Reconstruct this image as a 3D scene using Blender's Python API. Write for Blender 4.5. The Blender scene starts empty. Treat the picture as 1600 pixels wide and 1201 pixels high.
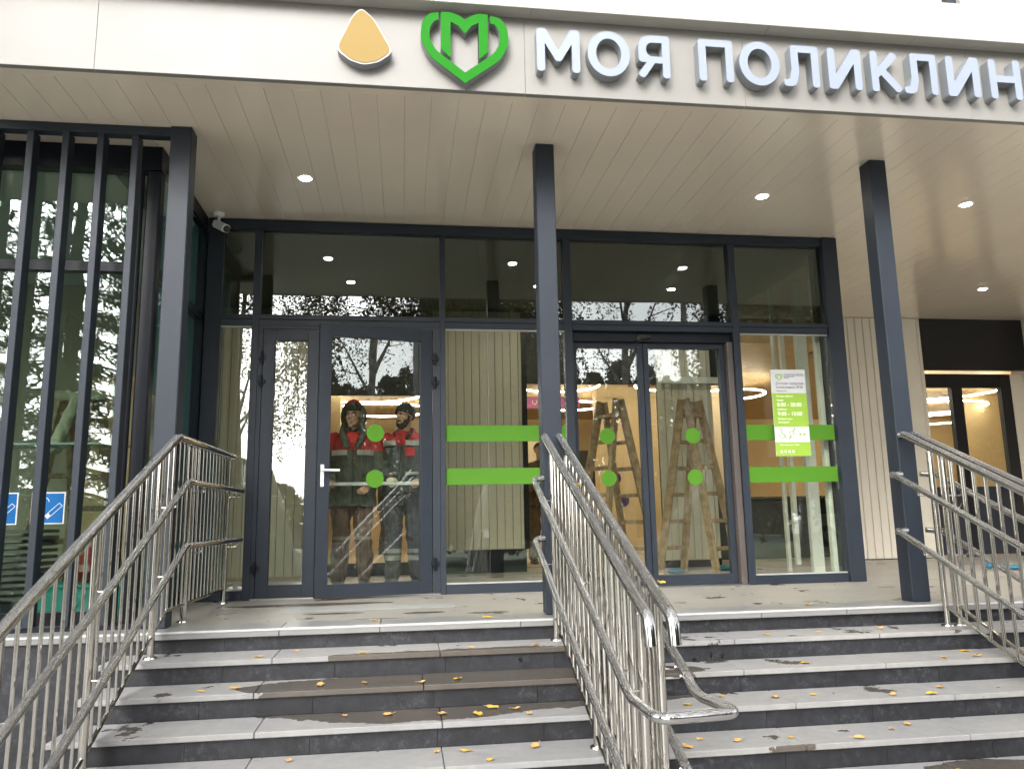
import bpy, bmesh, math, random
import numpy as np
from mathutils import Vector, Matrix, noise, Euler
random.seed(7); rng = np.random.default_rng(7)
scene = bpy.context.scene
COL = scene.collection
PI = math.pi
# ------------------------------------------------------------------ camera
camd = bpy.data.cameras.new("camera"); cam = bpy.data.objects.new("camera", camd); COL.objects.link(cam)
r_ = Vector((0.99051808, -0.13619344, -0.01803578)); u_ = Vector((-0.00527973, -0.16892159, 0.98561535)); f_ = Vector((0.13728097, 0.9761746, 0.16803895))
M = Matrix((r_, u_, -f_)).transposed().to_4x4(); M.translation = Vector((0, -5.2162, 0.6564))
cam.matrix_world = M
camd.sensor_width = 36; camd.lens = 36 * 1221.88 / 1600; camd.clip_end = 800; camd.clip_start = 0.05
scene.camera = cam
# ------------------------------------------------------------------ world and sun (overcast)
SUN_EL, SUN_AZ = math.radians(32), math.radians(200)      # azimuth clockwise from +Y (behind the camera, to its left)
w = bpy.data.worlds.new("World"); scene.world = w; w.use_nodes = True
nt = w.node_tree; bg = nt.nodes["Background"]
sky = nt.nodes.new("ShaderNodeTexSky"); sky.sky_type = 'NISHITA'; sky.sun_disc = False
sky.sun_elevation = SUN_EL; sky.sun_rotation = SUN_AZ; sky.dust_density = 4; sky.air_density = 1.2; sky.ozone_density = 1
hs = nt.nodes.new("ShaderNodeHueSaturation"); hs.inputs['Saturation'].default_value = 0.16
tc = nt.nodes.new("ShaderNodeTexCoord"); nz = nt.nodes.new("ShaderNodeTexNoise")
nz.inputs['Scale'].default_value = 2.2; nz.inputs['Detail'].default_value = 5
mr = nt.nodes.new("ShaderNodeMapRange"); mr.inputs[1].default_value = .35; mr.inputs[2].default_value = .68; mr.inputs[3].default_value = 1.05; mr.inputs[4].default_value = 1.5
mx = nt.nodes.new("ShaderNodeMix"); mx.data_type = 'RGBA'; mx.blend_type = 'MULTIPLY'; mx.inputs[0].default_value = 1
L = nt.links
L.new(tc.outputs['Generated'], nz.inputs['Vector']); L.new(nz.outputs['Fac'], mr.inputs[0])
L.new(sky.outputs[0], hs.inputs['Color']); L.new(hs.outputs[0], mx.inputs[6]); L.new(mr.outputs[0], mx.inputs[7]); L.new(mx.outputs[2], bg.inputs['Color'])
bg.inputs['Strength'].default_value = 0.15
sd = bpy.data.lights.new("sun", 'SUN'); sd.energy = 0.5; sd.angle = math.radians(30); sd.color = (1, .97, .93)
so = bpy.data.objects.new("sun", sd); COL.objects.link(so)
sv = Vector((math.sin(SUN_AZ) * math.cos(SUN_EL), math.cos(SUN_AZ) * math.cos(SUN_EL), math.sin(SUN_EL)))
so.rotation_euler = sv.to_track_quat('Z', 'Y').to_euler()
vs = scene.view_settings; vs.view_transform = 'Standard'; vs.look = 'None'; vs.exposure = 1.95; vs.gamma = 1; vs.use_curve_mapping = False
try:
    scene.cycles.max_bounces = 10; scene.cycles.transparent_max_bounces = 16; scene.cycles.glossy_bounces = 5; scene.cycles.diffuse_bounces = 4
    scene.cycles.sample_clamp_indirect = 6
except Exception: pass

# ------------------------------------------------------------------ materials
MATS = {}
def mat(name, col, rough=.6, metal=0, bump=0, bscale=30, var=0, vscale=6, coat=0, emit=None, estr=0, spec=.5, var2=None):
    if name in MATS: return MATS[name]
    m = bpy.data.materials.new(name); m.use_nodes = True; n = m.node_tree; b = n.nodes["Principled BSDF"]
    b.inputs['Base Color'].default_value = (*col, 1); b.inputs['Roughness'].default_value = rough; b.inputs['Metallic'].default_value = metal
    b.inputs['Coat Weight'].default_value = coat; b.inputs['Coat Roughness'].default_value = .15; b.inputs['Specular IOR Level'].default_value = spec
    t = n.nodes.new("ShaderNodeTexCoord")
    if var or var2:
        q = n.nodes.new("ShaderNodeTexNoise"); q.inputs['Scale'].default_value = vscale; q.inputs['Detail'].default_value = 6; q.inputs['Roughness'].default_value = .65
        n.links.new(t.outputs['Object'], q.inputs['Vector'])
        mp = n.nodes.new("ShaderNodeMapRange"); mp.inputs[1].default_value = .3; mp.inputs[2].default_value = .7
        n.links.new(q.outputs['Fac'], mp.inputs[0])
        mm = n.nodes.new("ShaderNodeMix"); mm.data_type = 'RGBA'
        mm.inputs[6].default_value = (*[c * (1 - var) for c in col], 1)
        mm.inputs[7].default_value = (*(var2 if var2 else [min(1, c * (1 + var)) for c in col]), 1)
        n.links.new(mp.outputs[0], mm.inputs[0]); n.links.new(mm.outputs[2], b.inputs['Base Color'])
        rm = n.nodes.new("ShaderNodeMapRange"); rm.inputs[3].default_value = max(.02, rough * .8); rm.inputs[4].default_value = min(1, rough * 1.2)
        n.links.new(q.outputs['Fac'], rm.inputs[0]); n.links.new(rm.outputs[0], b.inputs['Roughness'])
    if bump:
        q2 = n.nodes.new("ShaderNodeTexNoise"); q2.inputs['Scale'].default_value = bscale; q2.inputs['Detail'].default_value = 4
        bp = n.nodes.new("ShaderNodeBump"); bp.inputs['Strength'].default_value = bump; bp.inputs['Distance'].default_value = .01
        n.links.new(t.outputs['Object'], q2.inputs['Vector']); n.links.new(q2.outputs['Fac'], bp.inputs['Height']); n.links.new(bp.outputs[0], b.inputs['Normal'])
    if emit:
        b.inputs['Emission Color'].default_value = (*emit, 1); b.inputs['Emission Strength'].default_value = estr
    MATS[name] = m; return m

def glass(name, tint=(.9, .93, .9), base=.1, wav=.004, boost=1.3):
    m = bpy.data.materials.new(name); m.use_nodes = True; n = m.node_tree
    for x in list(n.nodes):
        if x.type != 'OUTPUT_MATERIAL': n.nodes.remove(x)
    out = [x for x in n.nodes if x.type == 'OUTPUT_MATERIAL'][0]
    tr = n.nodes.new("ShaderNodeBsdfTransparent"); tr.inputs[0].default_value = (*tint, 1)
    gl = n.nodes.new("ShaderNodeBsdfGlossy"); gl.inputs['Roughness'].default_value = 0.0; gl.inputs[0].default_value = (.93, .98, 1, 1)
    fr = n.nodes.new("ShaderNodeFresnel"); ge_ = n.nodes.new("ShaderNodeNewGeometry"); io = n.nodes.new("ShaderNodeMath"); io.operation = 'MULTIPLY_ADD'; io.inputs[1].default_value = -.83333; io.inputs[2].default_value = 1.5
    n.links.new(ge_.outputs['Backfacing'], io.inputs[0]); n.links.new(io.outputs[0], fr.inputs[0])
    ma = n.nodes.new("ShaderNodeMath"); ma.operation = 'MULTIPLY_ADD'; ma.inputs[1].default_value = boost; ma.inputs[2].default_value = base
    ms = n.nodes.new("ShaderNodeMixShader")
    t = n.nodes.new("ShaderNodeTexCoord"); q = n.nodes.new("ShaderNodeTexNoise"); q.inputs['Scale'].default_value = 1.6; q.inputs['Detail'].default_value = 1
    bp = n.nodes.new("ShaderNodeBump"); bp.inputs['Strength'].default_value = 1; bp.inputs['Distance'].default_value = wav
    n.links.new(t.outputs['Object'], q.inputs['Vector']); n.links.new(q.outputs['Fac'], bp.inputs['Height']); n.links.new(bp.outputs[0], gl.inputs['Normal'])
    n.links.new(fr.outputs[0], ma.inputs[0]); n.links.new(ma.outputs[0], ms.inputs[0]); n.links.new(tr.outputs[0], ms.inputs[1]); n.links.new(gl.outputs[0], ms.inputs[2])
    n.links.new(ms.outputs[0], out.inputs[0]); return m

ANTH = mat('anthracite_paint', (.019, .025, .035), .5, 0, .05, 220, .10, 3, 0, None, 0, .3)
ANTHD = mat('anthracite_dark', (.008, .010, .015), .4, 0, 0, 30, .1, 4, spec=.2)
BLACKP = mat('black_panel', (.008, .008, .010), .28)
CREAM2 = mat('upper_cladding', (.34, .325, .29), .5, 0, .02, 40, .025, 1.5)  # lighter copy of the cream; its colour offsets shade under the ledge
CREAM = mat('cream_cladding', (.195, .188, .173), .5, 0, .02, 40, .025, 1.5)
SOFF = mat('soffit_metal', (.70, .61, .485), .17, 0, .22, 3.2, .02, 1.2, .8, spec=.7)
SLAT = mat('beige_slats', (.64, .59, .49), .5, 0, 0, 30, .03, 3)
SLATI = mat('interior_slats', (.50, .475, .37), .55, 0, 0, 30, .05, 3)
DARKV = mat('dark_void', (.02, .022, .02), .7)
GREEN = mat('green_film', (.062, .185, .012), .6, 0, 0, 1, .03, 3, 0, None, 0, .2)
WHITEP = mat('white_plastic', (.75, .76, .76), .4)
LETF = mat('letter_face', (.20, .23, .29), .35)
LETS = mat('letter_side', (.20, .215, .225), .5, 0, 0, 1, .05, 5)
LOGO = mat('logo_green', (.012, .150, .008), .7, 0, 0, 1, .03, 3, 0, None, 0, .12)
LOGOS = mat('logo_side', (.22, .22, .24), .5)
PLAQ = mat('plaque_yellow', (.24, .165, .055), .6, spec=.15)
STEEL = mat('polished_steel', (.50, .48, .44), .16, 1, .03, 60, .06, 12)
OCHRE = mat('ochre_wall', (.66, .50, .27), .6, 0, .02, 30, .06, 1.5)
OCHRED = mat('ochre_wood', (.48, .33, .16), .55, 0, 0, 30, .15, 5)
LOBW = mat('lobby_cream', (.78, .66, .46), .6)
WOOD = mat('old_ladder_wood', (.27, .19, .105), .75, 0, .3, 30, .45, 14)
RUBBER = mat('black_rubber', (.02, .02, .02), .7)
LAMPM = mat('lamp_disc', (1, 1, 1), .4, emit=(1, .93, .8), estr=30)
RINGM = mat('ring_light', (1, 1, 1), .4, emit=(1, .93, .80), estr=10)
WHITEF = mat('white_frame', (.60, .64, .58), .4)
PURP = mat('magenta_panel', (.38, .08, .22), .5)
PURPD = mat('violet_disc', (.06, .03, .12), .5)
LEAFY = mat('yellow_leaf', (.68, .40, .05), .6, 0, 0, 1, .35, 9)
LEAFO = mat('ochre_leaf', (.60, .36, .12), .6, 0, 0, 1, .3, 9)
GLASS = glass('clear_glass', (.95, .965, .92), .05, .0012, 1.0)
GLASST = glass('transom_glass', (.38, .42, .38), .055, .0012, 1.0)  # darker tint than the clear panes, imitates unlit space behind the transoms
GLASSB = glass('bay_glass', (.78, .86, .82), .045, .002, 1.0)
GLASSS = glass('side_glass', (.82, .94, .92), .05, .002, 1.0)

def water_steel():
    m = mat('wet_steel', (.46, .455, .45), .12, 1); n = m.node_tree; b = n.nodes['Principled BSDF']
    t = n.nodes.new("ShaderNodeTexCoord"); g = n.nodes.new("ShaderNodeNewGeometry"); sp = n.nodes.new("ShaderNodeSeparateXYZ")
    n.links.new(g.outputs['Normal'], sp.inputs[0])
    mr = n.nodes.new("ShaderNodeMapRange"); mr.inputs[1].default_value = .25; mr.inputs[2].default_value = .65
    n.links.new(sp.outputs[2], mr.inputs[0])
    v = n.nodes.new("ShaderNodeTexVoronoi"); v.inputs['Scale'].default_value = 210; n.links.new(t.outputs['Object'], v.inputs['Vector'])
    m1 = n.nodes.new("ShaderNodeMapRange"); m1.inputs[1].default_value = .15; m1.inputs[2].default_value = .5; m1.inputs[3].default_value = 1; m1.inputs[4].default_value = 0
    n.links.new(v.outputs['Distance'], m1.inputs[0])
    mu = n.nodes.new("ShaderNodeMath"); mu.operation = 'MULTIPLY'; n.links.new(m1.outputs[0], mu.inputs[0]); n.links.new(mr.outputs[0], mu.inputs[1])
    bp = n.nodes.new("ShaderNodeBump"); bp.inputs['Strength'].default_value = .9; bp.inputs['Distance'].default_value = .006
    n.links.new(mu.outputs[0], bp.inputs['Height']); n.links.new(bp.outputs[0], b.inputs['Normal'])
    r = n.nodes.new("ShaderNodeMapRange"); r.inputs[3].default_value = .10; r.inputs[4].default_value = .22; n.links.new(mr.outputs[0], r.inputs[0]); n.links.new(r.outputs[0], b.inputs['Roughness'])
    return m
WSTEEL = water_steel()

def stone(name, col, warm, blobs=(), wetthr=.70, rough=.62, specks=0, mot=(.86, 1.08)):
    """granite slab: mottled, damp patches (shape of their own), stains"""
    m = bpy.data.materials.new(name); m.use_nodes = True; n = m.node_tree; b = n.nodes["Principled BSDF"]; lk = n.links
    t = n.nodes.new("ShaderNodeTexCoord"); g = n.nodes.new("ShaderNodeNewGeometry")
    def noi(sc, det=5, ro=.6, src=None):
        q = n.nodes.new("ShaderNodeTexNoise"); q.inputs['Scale'].default_value = sc; q.inputs['Detail'].default_value = det; q.inputs['Roughness'].default_value = ro
        lk.new(g.outputs['Position'], q.inputs['Vector']); return q
    def mpr(src, a, bb, c=0, d=1):
        q = n.nodes.new("ShaderNodeMapRange"); q.inputs[1].default_value = a; q.inputs[2].default_value = bb; q.inputs[3].default_value = c; q.inputs[4].default_value = d
        lk.new(src, q.inputs[0]); return q.outputs[0]
    def mixc(f, A, B):
        q = n.nodes.new("ShaderNodeMix"); q.data_type = 'RGBA'; lk.new(f, q.inputs[0])
        for i, c in ((6, A), (7, B)):
            if hasattr(c, 'default_value'): lk.new(c, q.inputs[i])
            else: q.inputs[i].default_value = (*c, 1)
        return q.outputs[2]
    def math_(op, a, b_):
        q = n.nodes.new("ShaderNodeMath"); q.operation = op
        for i, c in ((0, a), (1, b_)):
            if hasattr(c, 'default_value'): lk.new(c, q.inputs[i])
            else: q.inputs[i].default_value = c
        return q.outputs[0]
    c = mixc(mpr(noi(1.1, 3).outputs['Fac'], .35, .65), col, warm)
    fine = mpr(noi(160, 3, .7).outputs['Fac'], .3, .7)
    q = n.nodes.new("ShaderNodeMix"); q.data_type = 'RGBA'; q.blend_type = 'MULTIPLY'; q.inputs[0].default_value = 1; lk.new(c, q.inputs[6])
    gr = mpr(noi(14, 6, .7).outputs['Fac'], .3, .75, *mot); lk.new(gr, q.inputs[7]); c = q.outputs[2]
    # damp patches
    wn = math_('ADD', math_('MULTIPLY', noi(3.4, 9, .62).outputs['Fac'], 1.7), -.35)
    for (bx, by, rx, ry, k) in blobs:
        mp = n.nodes.new("ShaderNodeMapping"); mp.vector_type = 'POINT'; mp.inputs['Location'].default_value = (-bx / rx, -by / ry, 0); mp.inputs['Scale'].default_value = (1 / rx, 1 / ry, 0)
        lk.new(g.outputs['Position'], mp.inputs['Vector']); gd = n.nodes.new("ShaderNodeTexGradient"); gd.gradient_type = 'SPHERICAL'; lk.new(mp.outputs[0], gd.inputs[0])
        wn = math_('ADD', wn, math_('MULTIPLY', mpr(gd.outputs['Fac'], 0, .35), k))
    wet = mpr(wn, wetthr, wetthr + .015)
    sm = mpr(noi(22, 5, .6).outputs['Fac'], .69, .70); sm2 = mpr(noi(3.1, 3).outputs['Fac'], .5, .56); stn = math_('MULTIPLY', sm, sm2)
    wet = math_('MAXIMUM', wet, math_('MULTIPLY', stn, .75))
    dk = n.nodes.new("ShaderNodeMix"); dk.data_type = 'RGBA'; dk.blend_type = 'MULTIPLY'; dk.inputs[0].default_value = 1; lk.new(c, dk.inputs[6]); dk.inputs[7].default_value = (.34, .30, .26, 1)
    c = mixc(wet, c, dk.outputs[2])
    if specks:
        sp = mpr(noi(26, 10, .85).outputs['Fac'], .50, .70); sp = math_('MULTIPLY', sp, mpr(noi(2.6, 3).outputs['Fac'], .38, .62)); c = mixc(math_('MULTIPLY', sp, specks), c, (.085, .09, .10))
    lk.new(c, b.inputs['Base Color']); lk.new(mpr(wet, 0, 1, rough, .22), b.inputs['Roughness'])
    bp = n.nodes.new("ShaderNodeBump"); bp.inputs['Strength'].default_value = .12; bp.inputs['Distance'].default_value = .004
    lk.new(fine, bp.inputs['Height']); lk.new(bp.outputs[0], b.inputs['Normal'])
    return m
TREAD = stone('tread_stone', (.262, .26, .258), (.315, .305, .288), ((.35, -.50, 1.3, .30, .85), (1.3, -.52, .55, .24, .8), (0.1, -.70, .75, .22, .6), (2.0, -1.34, .38, .12, .5), (2.9, -1.36, .4, .12, .45)))
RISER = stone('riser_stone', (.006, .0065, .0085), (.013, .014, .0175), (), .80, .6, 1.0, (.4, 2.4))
LAND = stone('landing_tile', (.26, .245, .22), (.31, .29, .25), ((-.75, 1.42, .75, .12, .75), (-.2, .30, .30, .10, .6), (.15, .62, .18, .07, .6), (-.5, .75, .25, .06, .5), (.6, .5, .2, .06, .4), (1.9, .3, .25, .05, .4)), .70, .45)
NOSE = mat('nosing_stone', (.50, .50, .50), .25, 0, .05, 80, .08, 6)
PAVE = mat('paving', (.36, .35, .33), .6, 0, .1, 60, .25, 1.2)
GRASS = mat('grass_ground', (.05, .075, .025), .9, 0, .4, 20, .4, 2)
ASPH = mat('asphalt', (.055, .056, .058), .8, 0, .3, 90, .2, 2)

# ------------------------------------------------------------------ helpers
def tag(o, label=None, cat=None, group=None, kind=None):
    if label: o['label'] = label
    if cat: o['category'] = cat
    if group: o['group'] = group
    if kind: o['kind'] = kind
    return o
def empty(name, loc, label, cat, group=None, rz=0):
    o = bpy.data.objects.new(name, None); COL.objects.link(o); o.location = loc; o.rotation_euler = (0, 0, rz); o.empty_display_size = .1
    return tag(o, label, cat, group)
class MB:
    def __init__(s): s.bm = bmesh.new()
    def box(s, x0, x1, y0, y1, z0, z1, bev=0, mi=0):
        r = bmesh.ops.create_cube(s.bm, size=1); vs_ = r['verts']
        for v in vs_: v.co = Vector((x0 + (v.co.x + .5) * (x1 - x0), y0 + (v.co.y + .5) * (y1 - y0), z0 + (v.co.z + .5) * (z1 - z0)))
        if mi:
            for f in {f for v in vs_ for f in v.link_faces}: f.material_index = mi
        if bev: bmesh.ops.bevel(s.bm, geom=list({e for v in vs_ for e in v.link_edges}), offset=bev, segments=1, affect='EDGES', profile=.5)
        return s
    def seg(s, a, b, ra, rb=None, n=10, caps=True):
        a = Vector(a); b = Vector(b); rb = ra if rb is None else rb; d = b - a
        if d.length < 1e-6: return s
        m = Matrix.Translation((a + b) / 2) @ d.to_track_quat('Z', 'Y').to_matrix().to_4x4()
        bmesh.ops.create_cone(s.bm, cap_ends=caps, segments=n, radius1=ra, radius2=rb, depth=d.length, matrix=m); return s
    def ball(s, c, r, n=12, rot=None):
        if not hasattr(r, '__len__'): r = (r, r, r)
        m = Matrix.Translation(c) @ (rot.to_4x4() if rot is not None else Matrix.Identity(4)) @ Matrix.Diagonal((*r, 1))
        bmesh.ops.create_uvsphere(s.bm, u_segments=n, v_segments=max(6, n * 2 // 3), radius=1, matrix=m); return s
    def chain(s, pts, rad, n=10):
        for i in range(len(pts)):
            ri = rad[i] if hasattr(rad, '__len__') else rad
            s.ball(pts[i], ri, n)
            if i: s.seg(pts[i - 1], pts[i], rad[i - 1] if hasattr(rad, '__len__') else rad, ri, n)
        return s
    def loft(s, rings, n=20):
        """rings: (x,y,z,rx,ry)"""
        R = []
        for (x, y, z, rx, ry) in rings: R.append([s.bm.verts.new((x + rx * math.cos(2 * PI * k / n), y + ry * math.sin(2 * PI * k / n), z)) for k in range(n)])
        for a, b in zip(R, R[1:]):
            for k in range(n): s.bm.faces.new((a[k], a[(k + 1) % n], b[(k + 1) % n], b[k]))
        s.bm.faces.new(R[0][::-1]); s.bm.faces.new(R[-1]); return s
    def tube(s, pts, r, n=12):
        """smooth swept pipe with mitred corners and round look"""
        pts = [Vector(p) for p in pts]; R = []
        up = Vector((0, 0, 1))
        for i, p in enumerate(pts):
            d = (pts[min(i + 1, len(pts) - 1)] - pts[max(i - 1, 0)]).normalized()
            sc = 1
            if 0 < i < len(pts) - 1:
                d1 = (p - pts[i - 1]).normalized(); d2 = (pts[i + 1] - p).normalized(); d = (d1 + d2).normalized()
                sc = 1 / max(.5, d.dot(d1))
            ref = up if abs(d.z) < .95 else Vector((0, 1, 0))
            if i == 0: a = d.cross(ref).normalized()
            else: a = (a - d * a.dot(d)).normalized()
            b = d.cross(a).normalized()
            R.append([s.bm.verts.new(p + (a * math.cos(2 * PI * k / n) + b * math.sin(2 * PI * k / n)) * r) for k in range(n)])
        for A, B in zip(R, R[1:]):
            for k in range(n): s.bm.faces.new((A[k], A[(k + 1) % n], B[(k + 1) % n], B[k]))
        s.bm.faces.new(R[0][::-1]); s.bm.faces.new(R[-1]); return s
    def build(s, name, m, parent=None, smooth=False, loc=None):
        bmesh.ops.recalc_face_normals(s.bm, faces=s.bm.faces)
        if loc is not None: bmesh.ops.translate(s.bm, verts=s.bm.verts, vec=-Vector(loc))
        me = bpy.data.meshes.new(name); s.bm.to_mesh(me); s.bm.free()
        for k in (m if isinstance(m, (list, tuple)) else [m]): me.materials.append(k)
        if smooth:
            for p in me.polygons: p.use_smooth = True
            try: me.set_sharp_from_angle(angle=math.radians(32))
            except Exception: pass
        o = bpy.data.objects.new(name, me); COL.objects.link(o)
        if loc is not None: o.location = loc
        if parent:
            o.parent = parent
            if parent.type == 'MESH' or parent.parent:
                pass
        return o
def P0(o, parent):      # world-space mesh under a located empty
    o.parent = parent; o.matrix_parent_inverse = parent.matrix_world.inverted(); return o
def box_obj(name, m, parent, *a, bev=0, smooth=False): return MB().box(*a, bev=bev).build(name, m, parent, smooth)
def eval_mesh(o, name, mats, parent, smooth=True):
    dg = bpy.context.evaluated_depsgraph_get(); dg.update()
    me = bpy.data.meshes.new_from_object(o.evaluated_get(dg)); me.name = name
    old = o.data; bpy.data.objects.remove(o)
    me.materials.clear()
    for k in (mats if isinstance(mats, (list, tuple)) else [mats]): me.materials.append(k)
    if smooth:
        for p in me.polygons: p.use_smooth = True
    n = bpy.data.objects.new(name, me); COL.objects.link(n); n.parent = parent; return n
def remeshed(mb, name, m, parent, vox=.008, smooth=2, folds=0, fscale=9, zstretch=.5):
    me = bpy.data.meshes.new('tmp'); mb.bm.to_mesh(me); mb.bm.free(); o = bpy.data.objects.new('tmp', me); COL.objects.link(o)
    a = o.modifiers.new('r', 'REMESH'); a.mode = 'VOXEL'; a.voxel_size = vox
    b = o.modifiers.new('s', 'SMOOTH'); b.factor = .6; b.iterations = smooth
    n = eval_mesh(o, name, m, parent)
    if folds:
        me = n.data
        co = np.empty(len(me.vertices) * 3); me.vertices.foreach_get('co', co); co = co.reshape(-1, 3)
        no = np.empty(len(me.vertices) * 3); me.vertices.foreach_get('normal', no); no = no.reshape(-1, 3)
        for i in range(len(co)):
            c = co[i]; d = noise.noise(Vector((c[0] * fscale, c[1] * fscale, c[2] * fscale * zstretch + c[0] * 5))) + .5 * noise.noise(Vector((c[0] * fscale * 2.3 + 7, c[1] * fscale * 2.3, c[2] * fscale * 1.6)))
            co[i] = c + no[i] * d * folds
        me.vertices.foreach_set('co', co.ravel()); me.update()
    return n
def round_poly(pts):
    out = []; N = len(pts)
    for i in range(N):
        x, y = pts[i][:2]; r = pts[i][2] if len(pts[i]) > 2 else 0
        p = Vector((x, y)); a = Vector(pts[i - 1][:2]); b = Vector(pts[(i + 1) % N][:2])
        if r <= 0: out.append((x, y)); continue
        da = (a - p); db = (b - p); ang = da.angle(db, PI)
        t = min(r / max(math.tan(ang / 2), .05), da.length * .49, db.length * .49)
        p1 = p + da.normalized() * t; p2 = p + db.normalized() * t
        for k in range(7):
            s = k / 6; q = p1.lerp(p, s).lerp(p.lerp(p2, s), s); out.append((q.x, q.y))
    return out
def plate(name, polys, depth, m, parent, mtx=None, bevel=0):
    """filled 2D outlines (with holes) extruded; local x right, y up, z out -> mapped to X, Z, -Y"""
    cu = bpy.data.curves.new('t', 'CURVE'); cu.dimensions = '2D'; cu.fill_mode = 'BOTH'; cu.extrude = depth / 2; cu.bevel_depth = bevel
    for pl in polys:
        sp = cu.splines.new('POLY'); sp.points.add(len(pl) - 1); sp.use_cyclic_u = True
        for i, q in enumerate(pl): sp.points[i].co = (q[0], q[1], 0, 1)
    o = bpy.data.objects.new('t', cu); COL.objects.link(o)
    n = eval_mesh(o, name, m, parent, smooth=False)
    n.data.transform(mtx if mtx else Matrix.Identity(4)); return n
FACE = Matrix(((1, 0, 0, 0), (0, 0, -1, 0), (0, 1, 0, 0), (0, 0, 0, 1)))   # x->X, y->Z, z->-Y
def T(x, y, z): return Matrix.Translation((x, y, z))
def text_mesh(s, size, x, z, y, name='t', align='LEFT', sx=1):
    cu = bpy.data.curves.new('t', 'FONT'); cu.body = s; cu.size = size; cu.align_x = align; cu.extrude = .0006; cu.space_character = 1.05
    o = bpy.data.objects.new('t', cu); COL.objects.link(o)
    dg = bpy.context.evaluated_depsgraph_get(); dg.update(); me = bpy.data.meshes.new_from_object(o.evaluated_get(dg)); bpy.data.objects.remove(o)
    me.transform(T(x, y, z) @ FACE @ Matrix.Diagonal((sx, 1, 1, 1))); return me
def join_meshes(mes, name, m, parent):
    bm = bmesh.new()
    for q in mes: bm.from_mesh(q)
    me = bpy.data.meshes.new(name); bm.to_mesh(me); bm.free(); me.materials.clear(); me.materials.append(m)
    for p in me.polygons: p.material_index = 0
    o = bpy.data.objects.new(name, me); COL.objects.link(o); o.parent = parent; return o
def struct(name, mb, m): return tag(mb.build(name, m), kind='structure')
def quads(name, C, A, B, m, parent=None):
    """many small quads: centres C, half axes A, B"""
    N = len(C); V = np.concatenate([C - A - B, C + A - B * .2, C + A * .2 + B, C - A * .8 + B * .6], 1).reshape(-1, 3)
    me = bpy.data.meshes.new(name); me.vertices.add(4 * N); me.vertices.foreach_set('co', V.ravel())
    me.loops.add(4 * N); me.loops.foreach_set('vertex_index', np.arange(4 * N, dtype=np.int32)); me.polygons.add(N)
    me.polygons.foreach_set('loop_start', np.arange(N, dtype=np.int32) * 4); me.polygons.foreach_set('loop_total', np.full(N, 4, dtype=np.int32))
    me.update(calc_edges=True); me.materials.append(m)
    o = bpy.data.objects.new(name, me); COL.objects.link(o)
    if parent: o.parent = parent
    return o

F = 1.93; H = 3.427; RS = .125; TR = .312; GZ = -.875
# ================================================================== SETTING
struct('ground', MB().box(-150, 150, -150, 20, GZ - .3, GZ), PAVE)
struct('lawn', MB().box(-80, 80, -30, -9.5, GZ - .1, GZ + .05), GRASS)
struct('road', MB().box(-120, 120, -42, -30.2, GZ - .1, GZ + .012), ASPH)
struct('landing', MB().box(-8, 14, .34, 5.6, -.4, 0), LAND)
tag(MB().box(-.92, .40, .92, 1.18, .0005, .003).build('floor_strip', mat('tactile_tile', (.30, .31, .295), .5, 0, 0, 1, .12, 20)), 'pale grey tile strip set in the landing before the swing doors', 'floor strip')
# landing front: pale nosing slabs with joints
mb = MB(); x = -8.0; k = 0
while x < 14:
    wd = (.90, .62, .9, .75)[k % 4]; mb.box(x + .0015, x + wd - .0015, -.012, .338, -.04, 0.002, bev=.003); x += wd; k += 1
mb.build('landing_edge', mat('edge_stone', (.215, .213, .205), .35, 0, .06, 60, .08, 2.5))['kind'] = 'structure'
tag(box_obj('landing_edge_strip', NOSE, None, -8, 14, -.015, .026, -.006, .006, bev=.002), kind='structure')
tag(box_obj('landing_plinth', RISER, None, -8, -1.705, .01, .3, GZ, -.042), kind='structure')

st = empty('entrance_stairs', (0, 0, GZ), 'grey stone entrance stairs with dark risers below the landing', 'staircase')
st_inv = Matrix.Translation((0, 0, -GZ))
for k in range(1, 8):
    z = -RS * k; y1 = -TR * (k - 1) + .02; y0 = -TR * k - .0
    if k < 7:
        mb = MB(); x = -1.705; j = 0
        rr = random.Random(k * 5)
        while x < 13:
            wd = rr.uniform(.82, .98) if k != 1 else rr.uniform(.88, 1.0)
            x2 = min(13, x + wd); dz = rr.uniform(-.0008, .0008)
            mb.box(x + .002, x2 - .002, y0, y1, z - .030, z + dz, bev=.003); x = x2; j += 1
        o = mb.build('tread', TREAD, None); o.data.transform(T(0, 0, -GZ)); o.parent = st
    mb = MB(); x = -1.70; rr = random.Random(k * 9 + 2)
    while x < 13:
        wd = rr.uniform(.55, .68); x2 = min(13, x + wd)
        mb.box(x + .001, x2 - .001, y1 - .001 + .006, y1 + .03, z - .0, z + RS - .0312 + (.0 if k > 1 else -.01), bev=0); x = x2
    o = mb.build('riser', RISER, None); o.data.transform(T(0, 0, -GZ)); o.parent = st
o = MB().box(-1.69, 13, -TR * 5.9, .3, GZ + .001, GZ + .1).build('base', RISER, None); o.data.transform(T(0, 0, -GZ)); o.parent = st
# solid body under the treads
mb = MB()
for k in range(1, 7): mb.box(-1.685, 12.9, -TR * (k) + .06, -TR * (k - 1) + .045, GZ + .101, -RS * k - .031)
o = mb.build('core', RISER, None); o.data.transform(T(0, 0, -GZ)); o.parent = st

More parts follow.
